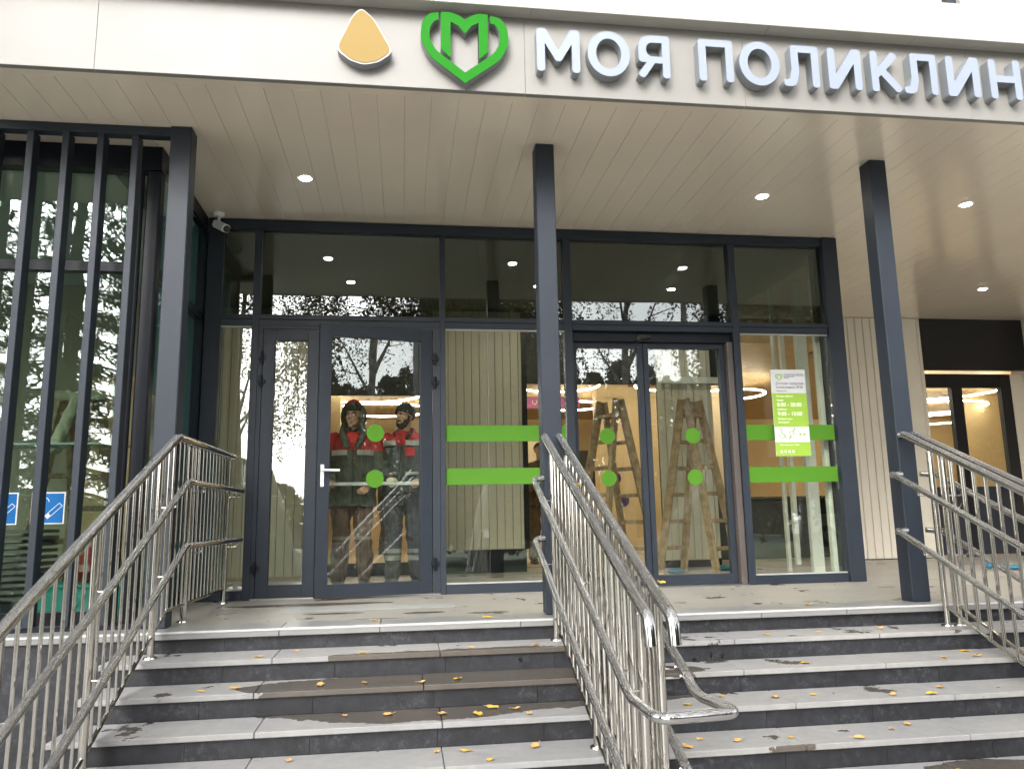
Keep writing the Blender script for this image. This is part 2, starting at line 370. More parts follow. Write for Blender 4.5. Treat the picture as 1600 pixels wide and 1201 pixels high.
# ================================================================== CANOPY
cn = empty('entrance_canopy', (0, -.49, H), 'deep cream canopy with panelled soffit and fascia over the entrance', 'canopy')
def cpart(name, mb, m, smooth=False):
    o = mb.build(name, m, None, smooth); o.data.transform(T(0, .49, -H)); o.parent = cn; return o
mb = MB(); x = -8.14 - .009
while x < 13:
    y1 = 5.15 if x > 4.2 else (1.90 if x + .18 > -1.78 else 5.0)
    if x + .18 < -1.8: y1 = 1.0
    mb.box(x + .0008, x + .1802, -.38, y1, H, H + .005, bev=.0012); x += .181
cpart('soffit', mb, SOFF)
cpart('soffit_border', MB().box(-8.2, 13, -.482, -.385, H - .003, H + .012), SOFF)
cpart('soffit_backing', MB().box(-8.2, 13, -.45, 5.6, H + .006, H + .06), SOFF)
mb = MB()
seams = [-8.2, -4.9, -1.9, .79, 2.33, 4.05, 7.0, 10, 13]
for a, b in zip(seams, seams[1:]): mb.box(a + .0005, b - .0005, -.493, -.45, H - .004, 3.98, bev=.002)
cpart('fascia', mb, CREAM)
mb = MB(); seams = [-8.2, -5.3, -2.2, .83, 2.5, 3.6, 5.6, 8.5, 13]
for a, b in zip(seams, seams[1:]): mb.box(a + .0006, b - .0006, -.605, -.40, 3.975, 4.225, bev=.003)
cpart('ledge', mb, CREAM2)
uw = MB()
uw.box(-8.2, 3.70, -.42, -.2, 4.226, 9); uw.box(4.13, 13, -.42, -.2, 4.226, 9); uw.box(3.70, 4.13, -.42, -.2, 4.226, 4.40); uw.box(3.70, 4.13, -.42, -.2, 6.1, 9); 
uwo = empty('upper_wall', (0, -.3, 4.226), 'white clad upper wall above the canopy ledge', 'wall')
o = uw.build('wall_cladding', CREAM2, None); o.data.transform(T(0, .3, -4.226)); o.parent = uwo
wn = MB().box(3.70, 3.79, -.38, -.3, 4.40, 6.1).box(4.05, 4.13, -.38, -.3, 4.40, 6.1).build('window_frame', ANTH, None); wn.data.transform(T(0, .3, -4.226)); wn.parent = uwo
wn = MB().box(3.79, 4.05, -.33, -.31, 4.40, 6.1).build('window_blind', mat('blind', (.75, .62, .42), .7), None); wn.data.transform(T(0, .3, -4.226)); wn.parent = uwo

# downlights
LP = [(-.805, .975, H, 'above the swing doors'), (1.185, .965, H, 'behind the middle column'), (3.14, .97, H, 'above the sliding doors'), (5.12, .965, H, 'right of the right column'), (7.31, 3.50, H, 'deep in the recess before the far doors'),
      (-2.95, -.05, H, 'over the louvre screen')]
for (x, y, z, wh) in LP:
    t = empty('downlight', (x, y, z), 'round lit recessed downlight in the soffit ' + wh, 'downlight', 'downlights in the canopy soffit')
    mb = MB(); mb.seg((0, 0, -.006), (0, 0, .0), .062, .066, 28); mb.build('trim', mat('lamp_trim', (.8, .8, .78), .35), t)
    MB().seg((0, 0, -.0085), (0, 0, -.0065), .046, .046, 24).build('lens', LAMPM, t)
for (x, y, z, wh) in [(-.60, 3.5, 3.33, 'above the workers'), (1.55, 3.5, 3.33, 'left of the ladders'), (3.18, 3.5, 3.33, 'over the ladders')]:
    t = empty('downlight', (x, y, z), 'small lit downlight in the vestibule ceiling ' + wh, 'downlight', 'downlights in the vestibule')
    MB().seg((0, 0, -.006), (0, 0, .0), .055, .06, 24).build('trim', WHITEP, t)
    MB().seg((0, 0, -.0085), (0, 0, -.0065), .042, .042, 24).build('lens', mat('vestibule_lamp', (1, 1, 1), .4, emit=(1, .93, .82), estr=170), t)

# ================================================================== COLUMNS
for (x0, x1, lab) in [(-1.635, -1.492, 'dark grey square steel column left, beside the louvre screen'), (.97, 1.112, 'dark grey square steel column in the middle of the entrance, ending behind paired handrails'), (3.672, 3.815, 'dark grey square steel column right of the sliding doors')]:
    tag(MB().box(x0, x1, .192, .335, .003, H - .001, bev=.006).build('steel_column', ANTH, None, True), lab, 'column', 'square steel columns of the porch')

# ================================================================== SIGN LETTERS, LOGO, PLAQUE
R8 = .085
GL = {
 'М': (.93, [[(0, 0, R8), (0, 1, R8), (.19, 1, .07), (.465, .50, 0), (.74, 1, .07), (.93, 1, R8), (.93, 0, R8), (.755, 0, R8), (.755, .66, 0), (.52, .25, .05), (.41, .25, .05), (.175, .66, 0), (.175, 0, R8)]]),
 'О': (.94, 'O'),
 'Я': (.74, [[(.74, 0, R8), (.74, 1, .07), (.02, 1, .34), (.02, .36, .30), (.20, .36, 0), (-.02, .06, R8), (.13, -.03, R8), (.39, .345, 0), (.565, .345, 0), (.565, 0, R8)], [(.565, .83, 0), (.565, .50, 0), (.20, .50, .17), (.20, .83, .17)]]),
 'П': (.80, [[(0, 0, R8), (0, 1, .06), (.8, 1, .06), (.8, 0, R8), (.625, 0, R8), (.625, .83, 0), (.175, .83, 0), (.175, 0, R8)]]),
 'Л': (.84, [[(-.02, 0, .08), (-.02, .17, .06), (.12, .17, .08), (.18, .40, .1), (.18, 1, .06), (.84, 1, .06), (.84, 0, R8), (.665, 0, R8), (.665, .83, 0), (.355, .83, 0), (.355, .35, .15), (.28, 0, .2)]]),
 'И': (.80, [[(0, 0, .06), (0, 1, R8), (.175, 1, R8), (.175, .36, 0), (.6, 1, .07), (.8, 1, R8), (.8, 0, R8), (.625, 0, R8), (.625, .64, 0), (.2, 0, .07)]]),
 'К': (.75, [[(0, 0, R8), (0, 1, R8), (.175, 1, R8), (.175, .60, 0), (.54, 1.01, R8), (.69, .90, R8), (.37, .54, 0), (.76, .09, R8), (.62, -.02, R8), (.24, .41, 0), (.175, .35, 0), (.175, 0, R8)]]),
 'Н': (.80, [[(0, 0, R8), (0, 1, R8), (.175, 1, R8), (.175, .59, 0), (.625, .59, 0), (.625, 1, R8), (.8, 1, R8), (.8, 0, R8), (.625, 0, R8), (.625, .42, 0), (.175, .42, 0), (.175, 0, R8)]]),
 'А': (.86, [[(0, 0, R8), (.36, 1, R8), (.50, 1, R8), (.86, 0, R8), (.68, 0, R8), (.60, .22, 0), (.26, .22, 0), (.18, 0, R8)], [(.32, .38, 0), (.43, .70, 0), (.54, .38, 0)]]),
}
def letter(ch, x0, x1, z0, z1, lab):
    wd, pol = GL[ch]
    t = empty('sign_letter', (x0, -.493, z0), lab, 'sign letter', 'raised white letters on the canopy fascia')
    sx = (x1 - x0) / wd; sz = z1 - z0
    if pol == 'O':
        outs = [[(wd / 2 + wd / 2 * math.cos(a), .5 + .53 * math.sin(a)) for a in np.linspace(0, 2 * PI, 48, endpoint=False)], [(wd / 2 + (wd / 2 - .19) * math.cos(a), .5 + .355 * math.sin(a)) for a in np.linspace(0, 2 * PI, 48, endpoint=False)]]
    else: outs = [round_poly(q) for q in pol]
    outs = [[(a * sx, b * sz) for a, b in q] for q in outs]
    plate('letter_return', outs, .070, LETS, t, T(0, -.037, 0) @ FACE)
    plate('letter_face', outs, .006, LETF, t, T(0, -.0755, 0) @ FACE)
zb, zt = 3.548, 3.858
for (ch, a, b, lab) in [('М', .859, 1.150, 'white raised letter М, first of the word МОЯ'), ('О', 1.203, 1.493, 'white raised letter О in the middle of МОЯ'), ('Я', 1.548, 1.772, 'white raised letter Я ending the word МОЯ'),
    ('П', 1.976, 2.222, 'white raised letter П starting the second word'), ('О', 2.268, 2.558, 'white raised letter О after the П'), ('Л', 2.590, 2.848, 'white raised letter Л between О and И'),
    ('И', 2.918, 3.166, 'white raised letter И just left of the letter К'), ('К', 3.240, 3.470, 'white raised letter К above the right column'), ('Л', 3.492, 3.745, 'white raised letter Л right of the К'),
    ('И', 3.822, 4.078, 'white raised letter И between Л and Н near the right edge'), ('Н', 4.158, 4.408, 'white raised letter Н at the right edge'), ('И', 4.488, 4.74, 'white raised letter И after the Н, cut by the right edge')]:
    letter(ch, a, b, zb, zt, lab)
hp = empty('heart_logo', (.385, -.493, 3.7), 'green raised heart shaped logo with letter M on the fascia', 'logo sign')
OUT = [(.214, 3.927), (.150, 3.914, .07), (.105, 3.850, .10), (.094, 3.730, .16), (.150, 3.612, .22), (.385, 3.432), (.620, 3.612, .22), (.676, 3.730, .16), (.665, 3.850, .10), (.620, 3.914, .07), (.553, 3.927),
       (.553, 3.872), (.585, 3.862, .03), (.612, 3.815, .06), (.617, 3.735, .10), (.575, 3.655, .15), (.385, 3.508), (.195, 3.655, .15), (.153, 3.735, .10), (.158, 3.815, .06), (.185, 3.862, .03), (.214, 3.872)]
LM = [(0.229, 3.93), (0.296, 3.933, .05), (0.343, 3.915, .05), (0.386, 3.885), (0.429, 3.918, .05), (0.477, 3.936, .05), (0.537, 3.934), (0.537, 3.663), (0.476, 3.606), (0.476, 3.868), (0.429, 3.843, .06), (0.386, 3.784), (0.343, 3.838, .06), (0.292, 3.864), (0.292, 3.606), (0.229, 3.663)]
for nm, pl in (('heart_ring', OUT), ('heart_letter', LM)):
    q = [(a - .385, b - 3.7) for a, b in round_poly(pl)]
    b_ = plate(nm + '_return', [q], .062, LOGOS, hp, T(0, -.033, 0) @ FACE)
    plate(nm, [q], .006, LOGO, hp, T(0, -.0675, 0) @ FACE)
pq = empty('light_box', (-.26, -.493, 3.7), 'plain pale yellow rounded plaque with white rim left of the heart logo', 'sign plaque')
PL = [(-.285, 3.925, .05), (-.205, 3.85, .2), (-.075, 3.62, .06), (-.17, 3.545, .12), (-.26, 3.52, .1), (-.35, 3.545, .12), (-.445, 3.62, .06), (-.34, 3.86, .2)]
q = [(a + .26, b - 3.7) for a, b in round_poly(PL)]
plate('plaque_return', [q], .062, LOGOS, pq, T(0, -.033, 0) @ FACE)
plate('plaque_rim', [q], .004, mat('plaque_white', (.30, .30, .29), .4), pq, T(0, -.066, 0) @ FACE)
plate('plaque_face', [[(a * .93, b * .95 + .001) for a, b in q]], .003, PLAQ, pq, T(0, -.0705, 0) @ FACE)

# ================================================================== GLAZED ENTRANCE (facade at Y=F)
ge = empty('glazed_entrance', (0, F, 0), 'dark framed glass entrance wall with transoms and green bands', 'glass facade')
def gp(name, mb, m, smooth=False, parent=None):
    par = parent or ge
    o = mb.build(name, m, None, smooth); wl = Vector((0, F, 0)) if par is ge else par['_w']
    o.data.transform(Matrix.Translation(-Vector(wl))); o.parent = par; return o
def vbar(x0, x1, z0, z1, dy=.0, d=.12, m=ANTH, name='mullion'): return gp(name, MB().box(x0, x1, F - .0 + dy, F + d + dy, z0, z1, bev=.003), m)
gp('head_beam', MB().box(-1.78, 4.22, F - .005, F + .12, 3.335, H - .002, bev=.003), ANTH)
for (a, b) in [(-1.78, -1.64), (-1.365, -1.30), (.335, .385), (1.525, 1.60), (3.215, 3.285)]:
    vbar(a, b, .0, 3.334)
vbar(4.222, 4.385, 0, H - .002, -.02, .2, name='end_post')
for (a, b) in [(-1.639, -1.366), (-1.299, .334), (.386, 1.524), (1.601, 3.214), (3.286, 4.221)]:
    gp('transom_bar', MB().box(a, b, F + .002, F + .115, 2.42, 2.475, bev=.002).box(a, b, F - .006, F + .11, 2.477, 2.52, bev=.002), ANTH)
    gp('transom_pane', MB().box(a, b, F + .045, F + .065, 2.521, 3.334), GLASST)
for (a, b) in [(-1.639, -1.366), (.386, 1.524), (3.286, 4.221)]:
    gp('sill_bar', MB().box(a, b, F + .002, F + .115, 0.002, .082, bev=.002), ANTH)
    gp('glass_pane', MB().box(a, b, F + .045, F + .065, .083, 2.419), GLASS)
    gp('glazing_bead', MB().box(a, b, F + .025, F + .044, .083, .095).box(a, b, F + .025, F + .044, 2.404, 2.419), mat('bead', (.35, .36, .34), .4))
TH = mat('threshold', (.3, .3, .3), .3, 1); gp('threshold', MB().box(-1.299, .334, F + .0, F + .12, .001, .012), TH); gp('threshold', MB().box(1.601, 3.214, F, F + .12, .001, .014), TH)
# green bands
def band(x0, x1, z0, z1): return gp('green_band', MB().box(x0, x1, F + .037, F + .043, z0, z1), GREEN)
band(.388, 1.513, 1.358, 1.506); band(.388, 1.513, .963, 1.112); band(3.295, 4.215, 1.358, 1.506); band(3.295, 4.215, .950, 1.098)
# narrow fixed leaf and swinging leaf
def frame_mb(w_, h_, st_, bot, d=.07, top=None):
    top = top or st_; mb = MB(); mb.box(0, st_, 0, d, 0, h_, bev=.004); mb.box(w_ - st_, w_, 0, d, 0, h_, bev=.004)
    mb.box(st_ - .001, w_ - st_ + .001, .003, d - .003, 0, bot); mb.box(st_ - .001, w_ - st_ + .001, .003, d - .003, h_ - top, h_); return mb
def leaf(name, loc, rz, w_, h_, st_, bot, lab, gmat=GLASS, dots=(), top=None, mir=False):
    par = bpy.data.objects.new(name, None); COL.objects.link(par); par.parent = ge; par.location = Vector(loc) - Vector((0, F, 0)); par.rotation_euler = (0, 0, rz)
    fr = frame_mb(w_, h_, st_, bot, top=top).build('leaf_frame', ANTH, par, True)
    MB().box(st_, w_ - st_, .025, .045, bot, h_ - (top or st_)).build('leaf_glass', gmat, par)
    if lab: par['label'] = lab
    return par
# jamb frame of the double door
gp('door_frame', MB().box(-1.299, -1.262, F - .004, F + .1, .014, 2.418).box(.266, .334, F - .004, F + .1, .014, 2.418).box(-1.262, .266, F - .004, F + .1, 2.388, 2.418), ANTH)
l1 = leaf('door_leaf', (-1.258, F - .012, .018), 0, .498, 2.366, .105, .105, 'narrow closed door leaf')
HX, HY = .262, F - .015
ang = math.atan2(.255, -1.015)      # direction of the leaf from the hinge, free edge towards the camera
wl = 1.045
l2 = bpy.data.objects.new('door_leaf', None); COL.objects.link(l2); l2.parent = ge
FX, FY = HX - .995, HY - .235
rz = math.atan2(HY - FY, HX - FX); l2.location = (FX, FY - F, .018); l2.rotation_euler = (0, 0, rz); l2['label'] = 'wide door leaf standing ajar with white handle'
wl = math.hypot(HX - FX, HY - FY)
frame_mb(wl, 2.37, .108, .108).build('leaf_frame', ANTH, l2, True)
MB().box(.107, wl - .107, .025, .045, .108, 2.262).build('leaf_glass', GLASS, l2)
for zc in (1.008 - .018 + .01, 1.412 - .008): MB().seg((.505, .0215, zc), (.505, .0235, zc), .078, .078, 40).build('green_dot', GREEN, l2)
hm = MB(); hm.box(.030, .060, -.012, 0, .93, 1.12, bev=.004); hm.seg((.045, -.01, 1.07), (.045, -.055, 1.07), .010); hm.tube([(.045, -.05, 1.07), (.10, -.055, 1.07), (.185, -.052, 1.068)], .0105)
hm.seg((.045, -.016, .975), (.045, -.011, .975), .010); hm.build('handle', WHITEP, l2, True)
def hinge(x, y, z, parent, wpos): 
    mb = MB(); mb.seg((x, y, z - .055), (x, y, z + .055), .010, n=12); mb.seg((x, y, z - .012), (x, y, z + .012), .014, n=12)
    mb.box(x - .035, x + .035, y + .004, y + .018, z - .018, z + .018, bev=.003); mb.box(x - .014, x + .014, y - .004, y + .02, z + .022, z + .05, bev=.003); mb.box(x - .014, x + .014, y - .004, y + .02, z - .05, z - .022, bev=.003)
    gp('hinge', mb, ANTHD, True)
for z in (2.12, 1.90, .27): hinge(.285, F - .03, z, ge, None)
for z in (2.12, 1.90, .27): hinge(-1.262, F - .03, z, ge, None)
# sliding doors
gp('operator_box', MB().box(1.601, 3.214, F + .06, F + .22, 2.325, 2.419, bev=.004), ANTHD)
sm_ = MB(); sm_.ball((2.30, F + .045, 2.37), (.055, .03, .028)); sm_.ball((2.26, F + .035, 2.345), (.03, .022, .022)); sm_.ball((2.35, F + .04, 2.375), (.04, .02, .018)); gp('motion_sensor', sm_, RUBBER, True)
s1 = leaf('sliding_leaf', (1.60, F + .10, .016), 0, .715, 2.308, .052, .085, None)
s2 = leaf('sliding_leaf', (2.320, F + .10, .016), 0, .83, 2.308, .052, .085, None)
for par, xx in ((s1, .335), (s2, .47)):
    for zc in (1.0 - .006, 1.412 - .016): MB().seg((xx, .0215, zc), (xx, .0235, zc), .076, .076, 40).build('green_dot', GREEN, par)
gp('side_jamb', MB().box(3.155, 3.214, F + .03, F + .22, .0, 2.33, bev=.004), mat('jamb_brown_reflection', (.09, .075, .07), .3, 0, 0, 1, .1, 2))  # brown reflection on the dark jamb put into its colour

# information board
ib = empty('information_board', (3.56, F - .028, 1.195), 'white and lime clinic board with opening hours on the right glass', 'notice board')
MB().box(0, .358, .0, .010, 0, .850, bev=.002).build('board_plate', mat('board_white', (.52, .53, .54), .3), ib)
LIME = mat('lime_print', (.26, .42, .05), .35); GT = mat('grey_print', (.06, .065, .07), .5); WT = mat('white_print', (.86, .9, .84), .4)
MB().box(.001, .357, -.0015, 0, .285, .615).box(.001, .357, -.0015, 0, .001, .135).build('lime_field', LIME, ib)
ms = [text_mesh('Детская городская', .037, .045, .700, -.001, sx=.80), text_mesh('поликлиника №38', .037, .045, .662, -.001, sx=.84), text_mesh('Филиал №1', .02, .047, .630, -.001)]
for i in range(4): ms.append(text_mesh(('Государственное бюджетное', 'учреждение здравоохранения', 'города Москвы', 'Москва')[i], .0135, .135, .80 - i * .013, -.001))
join_meshes(ms, 'dark_text', GT, ib)
ms = [text_mesh('Режим работы:', .022, .045, .577, -.002), text_mesh('Будни', .022, .045, .538, -.002), text_mesh('8:00 - 20:00', .052, .045, .485, -.002, sx=.95), text_mesh('Суббота', .022, .045, .448, -.002), text_mesh('9:00 - 15:00', .052, .045, .395, -.002, sx=.95), text_mesh('Воскресенье', .022, .045, .355, -.002), text_mesh('выходной', .022, .045, .322, -.002), text_mesh('единая справочная   портал', .014, .04, .105, -.002)]
join_meshes(ms, 'white_text', WT, ib)
mb = MB()
for i, x in enumerate((.045, .085, .125, .165)): mb.box(x, x + .022, -.002, -.001, .035, .055)
mb.build('small_icons', WT, ib)
mb = MB()       # wheelchair, ear, glasses icons
def ringmb(mb, cx, cz, r, t, a0=0, a1=2 * PI, y=-.0015, n=20):
    for k in range(n):
        a = a0 + (a1 - a0) * k / n; b = a0 + (a1 - a0) * (k + 1) / n
        mb.seg((cx + r * math.cos(a), y, cz + r * math.sin(a)), (cx + r * math.cos(b), y, cz + r * math.sin(b)), t, n=5)
mb.ball((.065, -.001, .262), (.008, .001, .008)); mb.seg((.068, -.001, .25), (.075, -.001, .215), .004, n=5); mb.seg((.075, -.001, .215), (.095, -.001, .213), .004, n=5); mb.seg((.095, -.001, .213), (.11, -.001, .175), .004, n=5); ringmb(mb, .072, .197, .026, .0022, 2.0, 6.2)
ringmb(mb, .175, .222, .022, .0025, -.8, 3.6); mb.seg((.155, -.001, .205), (.172, -.001, .175), .003, n=5); mb.seg((.14, -.001, .165), (.165, -.001, .195), .0045, n=5); mb.seg((.19, -.001, .245), (.212, -.001, .272), .0045, n=5)
mb.ball((.262, -.001, .212), (.012, .001, .010)); mb.ball((.303, -.001, .212), (.012, .001, .010))
q = [((a - .385) * .135 + .085, (b - 3.7) * .135 + .775) for a, b in round_poly(OUT)]
mb.build('pictograms', LIME, ib)
plate('heart_mark', [q], .002, LIME, ib, T(0, -.001, 0) @ FACE); q = [((a - .385) * .135 + .085, (b - 3.7) * .135 + .775) for a, b in round_poly(LM)]
plate('heart_mark', [q], .002, LIME, ib, T(0, -.001, 0) @ FACE)

# ================================================================== INTERIOR
struct('vestibule_floor', MB().box(-8, 4.35, 5.6, 5.61, -.4, -.001).box(-8, 18, 5.61, 14, -.4, 0), mat('lobby_floor', (.50, .42, .30), .35, 0, 0, 1, .05, 2))
def wallthing(name, lab, cat='wall', loc=(0, 0, 0)):
    return empty(name, loc, lab, cat)
pw = empty('vestibule_partition', (0, 4.6, 0), 'beige slatted partition behind the glass with openings to the lobby', 'partition wall')
def slats(x0, x1, y, z0, z1, name, m, par, yo, pitch=.1, face=-1):
    mb = MB(); x = x0
    while x < x1 - .01:
        mb.box(x + .003, min(x + pitch - .003, x1), y - .02, y, z0, z1, bev=.003); x += pitch
    o = mb.build(name, m, None); o.data.transform(T(0, -yo, 0)); o.parent = par
    o = MB().box(x0, x1, y + .001, y + .03, z0, z1).build(name + '_backing', DARKV, None); o.data.transform(T(0, -yo, 0)); o.parent = par
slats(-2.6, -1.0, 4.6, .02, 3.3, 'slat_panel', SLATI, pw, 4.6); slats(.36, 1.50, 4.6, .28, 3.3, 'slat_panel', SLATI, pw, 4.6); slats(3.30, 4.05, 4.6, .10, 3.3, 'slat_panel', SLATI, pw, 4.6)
for nm, m, a in (('base_board', ANTHD, (.30, 1.52, 4.55, 4.64, .0, .275)), ('edge_post', ANTHD, (1.50, 1.565, 4.56, 4.66, .276, 3.3)), ('header', DARKV, (-1.0, .36, 4.6, 4.66, 2.20, 3.3)), ('header', DARKV, (1.566, 3.30, 4.6, 4.66, 2.36, 3.3)),
                 ('header', DARKV, (4.05, 4.34, 4.6, 4.66, 2.36, 3.3)), ('base_rail', ANTHD, (-1.0, .299, 4.59, 4.65, 0, .15)), ('skirting', ANTHD, (3.30, 4.05, 4.57, 4.59, 0, .09))):
    o = MB().box(*a).build(nm, m, None); o.data.transform(T(0, -4.6, 0)); o.parent = pw
tag(MB().box(.985, 1.055, 4.568, 4.579, .42, .50, bev=.006).build('wall_socket', WHITEP), 'small white wall socket low on the slatted partition', 'socket')
tag(box_obj('vestibule_ceiling', mat('vest_ceiling', (.25, .24, .2), .6), None, -8, 4.35, F + .13, 4.9, 3.335, 3.42), kind='structure')
sw = wallthing('side_wall', 'dark side wall closing the vestibule on the right', 'wall', (4.3, 3, 0))
# inner side glazing: pale profiles
ig = empty('inner_glass_partition', (4.5, 2.6, 0), 'pale framed inner glass partition behind the right pane', 'glass partition')
for (x, y, wd, n_) in [(4.18, 2.12, .10, 'profile'), (4.42, 2.95, .13, 'profile'), (4.34, 3.35, .035, 'profile'), (4.98, 4.40, .06, 'profile')]:
    o = MB().box(x, x + wd, y, y + .06, 0, 3.3, bev=.004).build(n_, WHITEF, None); o.data.transform(T(-4.5, -2.6, 0)); o.parent = ig
o = MB().box(4.3, 4.42, 2.2, 2.28, 0.0, 2.2).build('profile', WHITEF, None); o.data.transform(T(-4.5, -2.6, 0)); o.parent = ig
o = MB().box(3.35, 4.30, 4.50, 4.56, 2.36, 2.44).build('profile', WHITEF, None); o.data.transform(T(-4.5, -2.6, 0)); o.parent = ig
bpy.data.objects.remove(sw)
# lobby shell
lb = empty('lobby_walls', (6, 13, 0), 'ochre lobby walls and ceiling seen through the glass', 'interior wall')
def lp(nm, m, *a):
    o = MB().box(*a).build(nm, m, None); o.data.transform(T(-6, -13, 0)); o.parent = lb; return o
lp('back_wall', OCHRE, -3, 17, 13, 13.2, 0, 3.4); lp('side_wall', OCHRE, -3.2, -3, 4.7, 13.2, 0, 3.4); lp('side_wall', OCHRE, 17, 17.2, 5.3, 13.2, 0, 3.4)
lp('ceiling', OCHRED, -3, 5.86, 4.68, 5.32, 2.95, 3.3); lp('ceiling', OCHRED, -3, 17, 5.32, 13, 2.95, 3.3)
lp('wall_block', OCHRE, 3.35, 4.6, 8.0, 8.3, 0, 2.94); lp('wall_block', LOBW, 2.4, 2.9, 10.0, 10.4, 0, 2.2); lp('wall_block', LOBW, 6.1, 6.5, 9.2, 9.5, 0, 2.94); lp('wall_block', OCHRE, -1.6, -.95, 6.8, 7.2, 0, 2.94)
lp('dark_screen', DARKV, 2.75, 3.9, 9.4, 9.5, 1.15, 1.9); lp('wall_block', LOBW, 1.2, 2.2, 12.3, 12.9, 0, 2.5); lp('wall_block', OCHRE, 11.2, 12.6, 9.0, 9.2, 0, 2.94)
rc_ = empty('added_dark_block', (5.9, 6.2, 0), 'added dark grey block low behind the right pane imitating dark reflections', 'dark block')  # added block; imitates the dark reflection low in the right pane
MB().box(-1.3, 1.6, -.25, .25, .0, .86, bev=.01).build('dark_block_body', mat('dark_block_grey', (.06, .065, .06), .4, 0, 0, 1, .15, 3), rc_)
MB().box(-1.35, 1.65, -.32, .3, .861, .90, bev=.006).build('dark_block_top', mat('dark_block_top', (.12, .12, .11), .25), rc_)
lp('grille', mat('grille_wood', (.25, .13, .05), .6), 3.9, 4.6, 7.0, 7.9, 2.88, 2.945)
for zc, xx in ((1.30, 3.62), (.92, 3.75)):
    tag(MB().seg((xx, 7.985, zc), (xx, 7.997, zc), .11, n=30).build('violet_disc', PURPD), 'dark violet disc on the ochre lobby wall, %s of the two' % ('upper' if zc > 1 else 'lower'), 'wall decal')
tag(MB().seg((5.15, 8.0, 1.36), (5.15, 8.02, 1.36), .14, n=30).build('dark_green_disc', mat('dark_green', (.03, .12, .02), .5)), 'dark green round decal seen between the green bands', 'wall decal')
wb = MB().box(4.6, 5.9, 8.02, 8.3, 0, 2.94).build('wall_block', LOBW, None); wb.data.transform(T(-6, -13, 0)); wb.parent = lb
bn = empty('lobby_banner', (2.7, 7.95, 2.62), 'magenta banner with white heart mark hanging in the lobby', 'banner')
o = MB().box(-.85, .33, 0, .03, -.11, .09).build('banner_panel', PURP, bn)
q = [((a - .385) * .16 - .46, (b - 3.7) * .16 - .01) for a, b in round_poly(OUT)]
plate('banner_heart', [q], .004, WHITEP, bn, T(0, -.004, 0) @ FACE)
RG = [(2.45, 6.75, .62, 'big oval'), (4.2, 6.6, .55, 'large'), (.35, 6.0, .36, 'small bright'), (-.7, 7.6, 1.0, 'wide'), (-.4, 9.6, .9, 'far'), (5.6, 7.6, .62, 'middle'), (9.4, 7.2, .9, 'large'), (10.6, 9.2, 1.0, 'wide'), (12.2, 11, 1.0, 'far'), (3.1, 9.0, .6, 'far')]
WH = ['behind the first ladder', 'above the second ladder', 'right of the man in the black beanie', 'above the hooded man', 'deep behind the two workers', 'left of the information board', 'behind the far right doors', 'in the middle of the far right doors', 'deepest behind the far right doors', 'under the magenta banner']
for (x, y, r, kd), wh in zip(RG, WH):
    t = empty('ring_lamp', (x, y, 2.70), 'glowing white ring lamp hanging in the lobby ' + wh, 'ring lamp', 'ring lamps under the lobby ceiling')
    mb = MB(); mb.tube([(r * math.cos(a), r * math.sin(a), 0) for a in np.linspace(0, 2 * PI, 49)], .015, 8); mb.build('glowing_ring', RINGM, t, True)
    mb = MB()
    for a in (0.5, 2.6, 4.7): mb.seg((r * math.cos(a), r * math.sin(a), 0.02), (r * .3 * math.cos(a), r * .3 * math.sin(a), .25), .003, n=5)
    mb.build('hanging_cord', RUBBER, t)

# ladders
def ladder(loc, rz, h, a, wb_, wt, lab, n=6):
    t = empty('step_ladder', loc, lab, 'ladder', 'wooden step ladders in the vestibule', rz)
    for sgn in (-1, 1):
        fr = MB()
        for s in (-1, 1):
            p0 = Vector((sgn * a, s * wb_ / 2, 0)); p1 = Vector((sgn * .03, s * wt / 2, h))
            d = (p1 - p0).normalized(); m = Matrix.Translation((p0 + p1) / 2) @ d.to_track_quat('Z', 'Y').to_matrix().to_4x4()
            r = bmesh.ops.create_cube(fr.bm, size=1, matrix=m @ Matrix.Diagonal((.04, .085, (p1 - p0).length, 1)))
        fr.build('stiles', WOOD, t)
        for k in range(1, n + 1):
            f = k / (n + .6); x = sgn * (a + (.03 - a) * f); wy = wb_ + (wt - wb_) * f
            MB().box(x - .016 + sgn * .0, x + .016, -wy / 2 - .01, wy / 2 + .01, h * f - .022, h * f + .022, bev=.004).build('rung', WOOD, t)
    return t
ladder((2.30, 3.25, 0.003), math.radians(28), 1.93, .42, .50, .26, 'paint stained wooden step ladder behind the left sliding leaf')
l2_ = ladder((3.22, 3.2, 0.003), math.radians(-52), 1.93, .36, .50, .26, 'wooden step ladder behind the right sliding leaf before slats')
for (x, y, lab) in [(3.05, 3.5, 'left'), (3.72, 3.75, 'right')]:
    mb = MB(); mb.ball((x, y, .035), (.10, .055, .035)); mb.ball((x + .06, y + .02, .03), (.07, .05, .03)); tag(mb.build('shoe_cover', mat('blue_plastic', (.02, .13, .20), .4), None, True), 'crumpled blue shoe cover on the floor, %s of the second ladder' % lab, 'shoe cover')
mb = MB(); mb.ball((6.48, 2.74, .035), (.10, .06, .035)); mb.ball((6.62, 2.70, .03), (.09, .05, .028)); mb.ball((6.40, 2.82, .05), (.04, .05, .04)); tag(mb.build('shoe_cover', MATS['blue_plastic'], None, True), 'blue and green crumpled shoe cover lying on the landing at right', 'shoe cover')

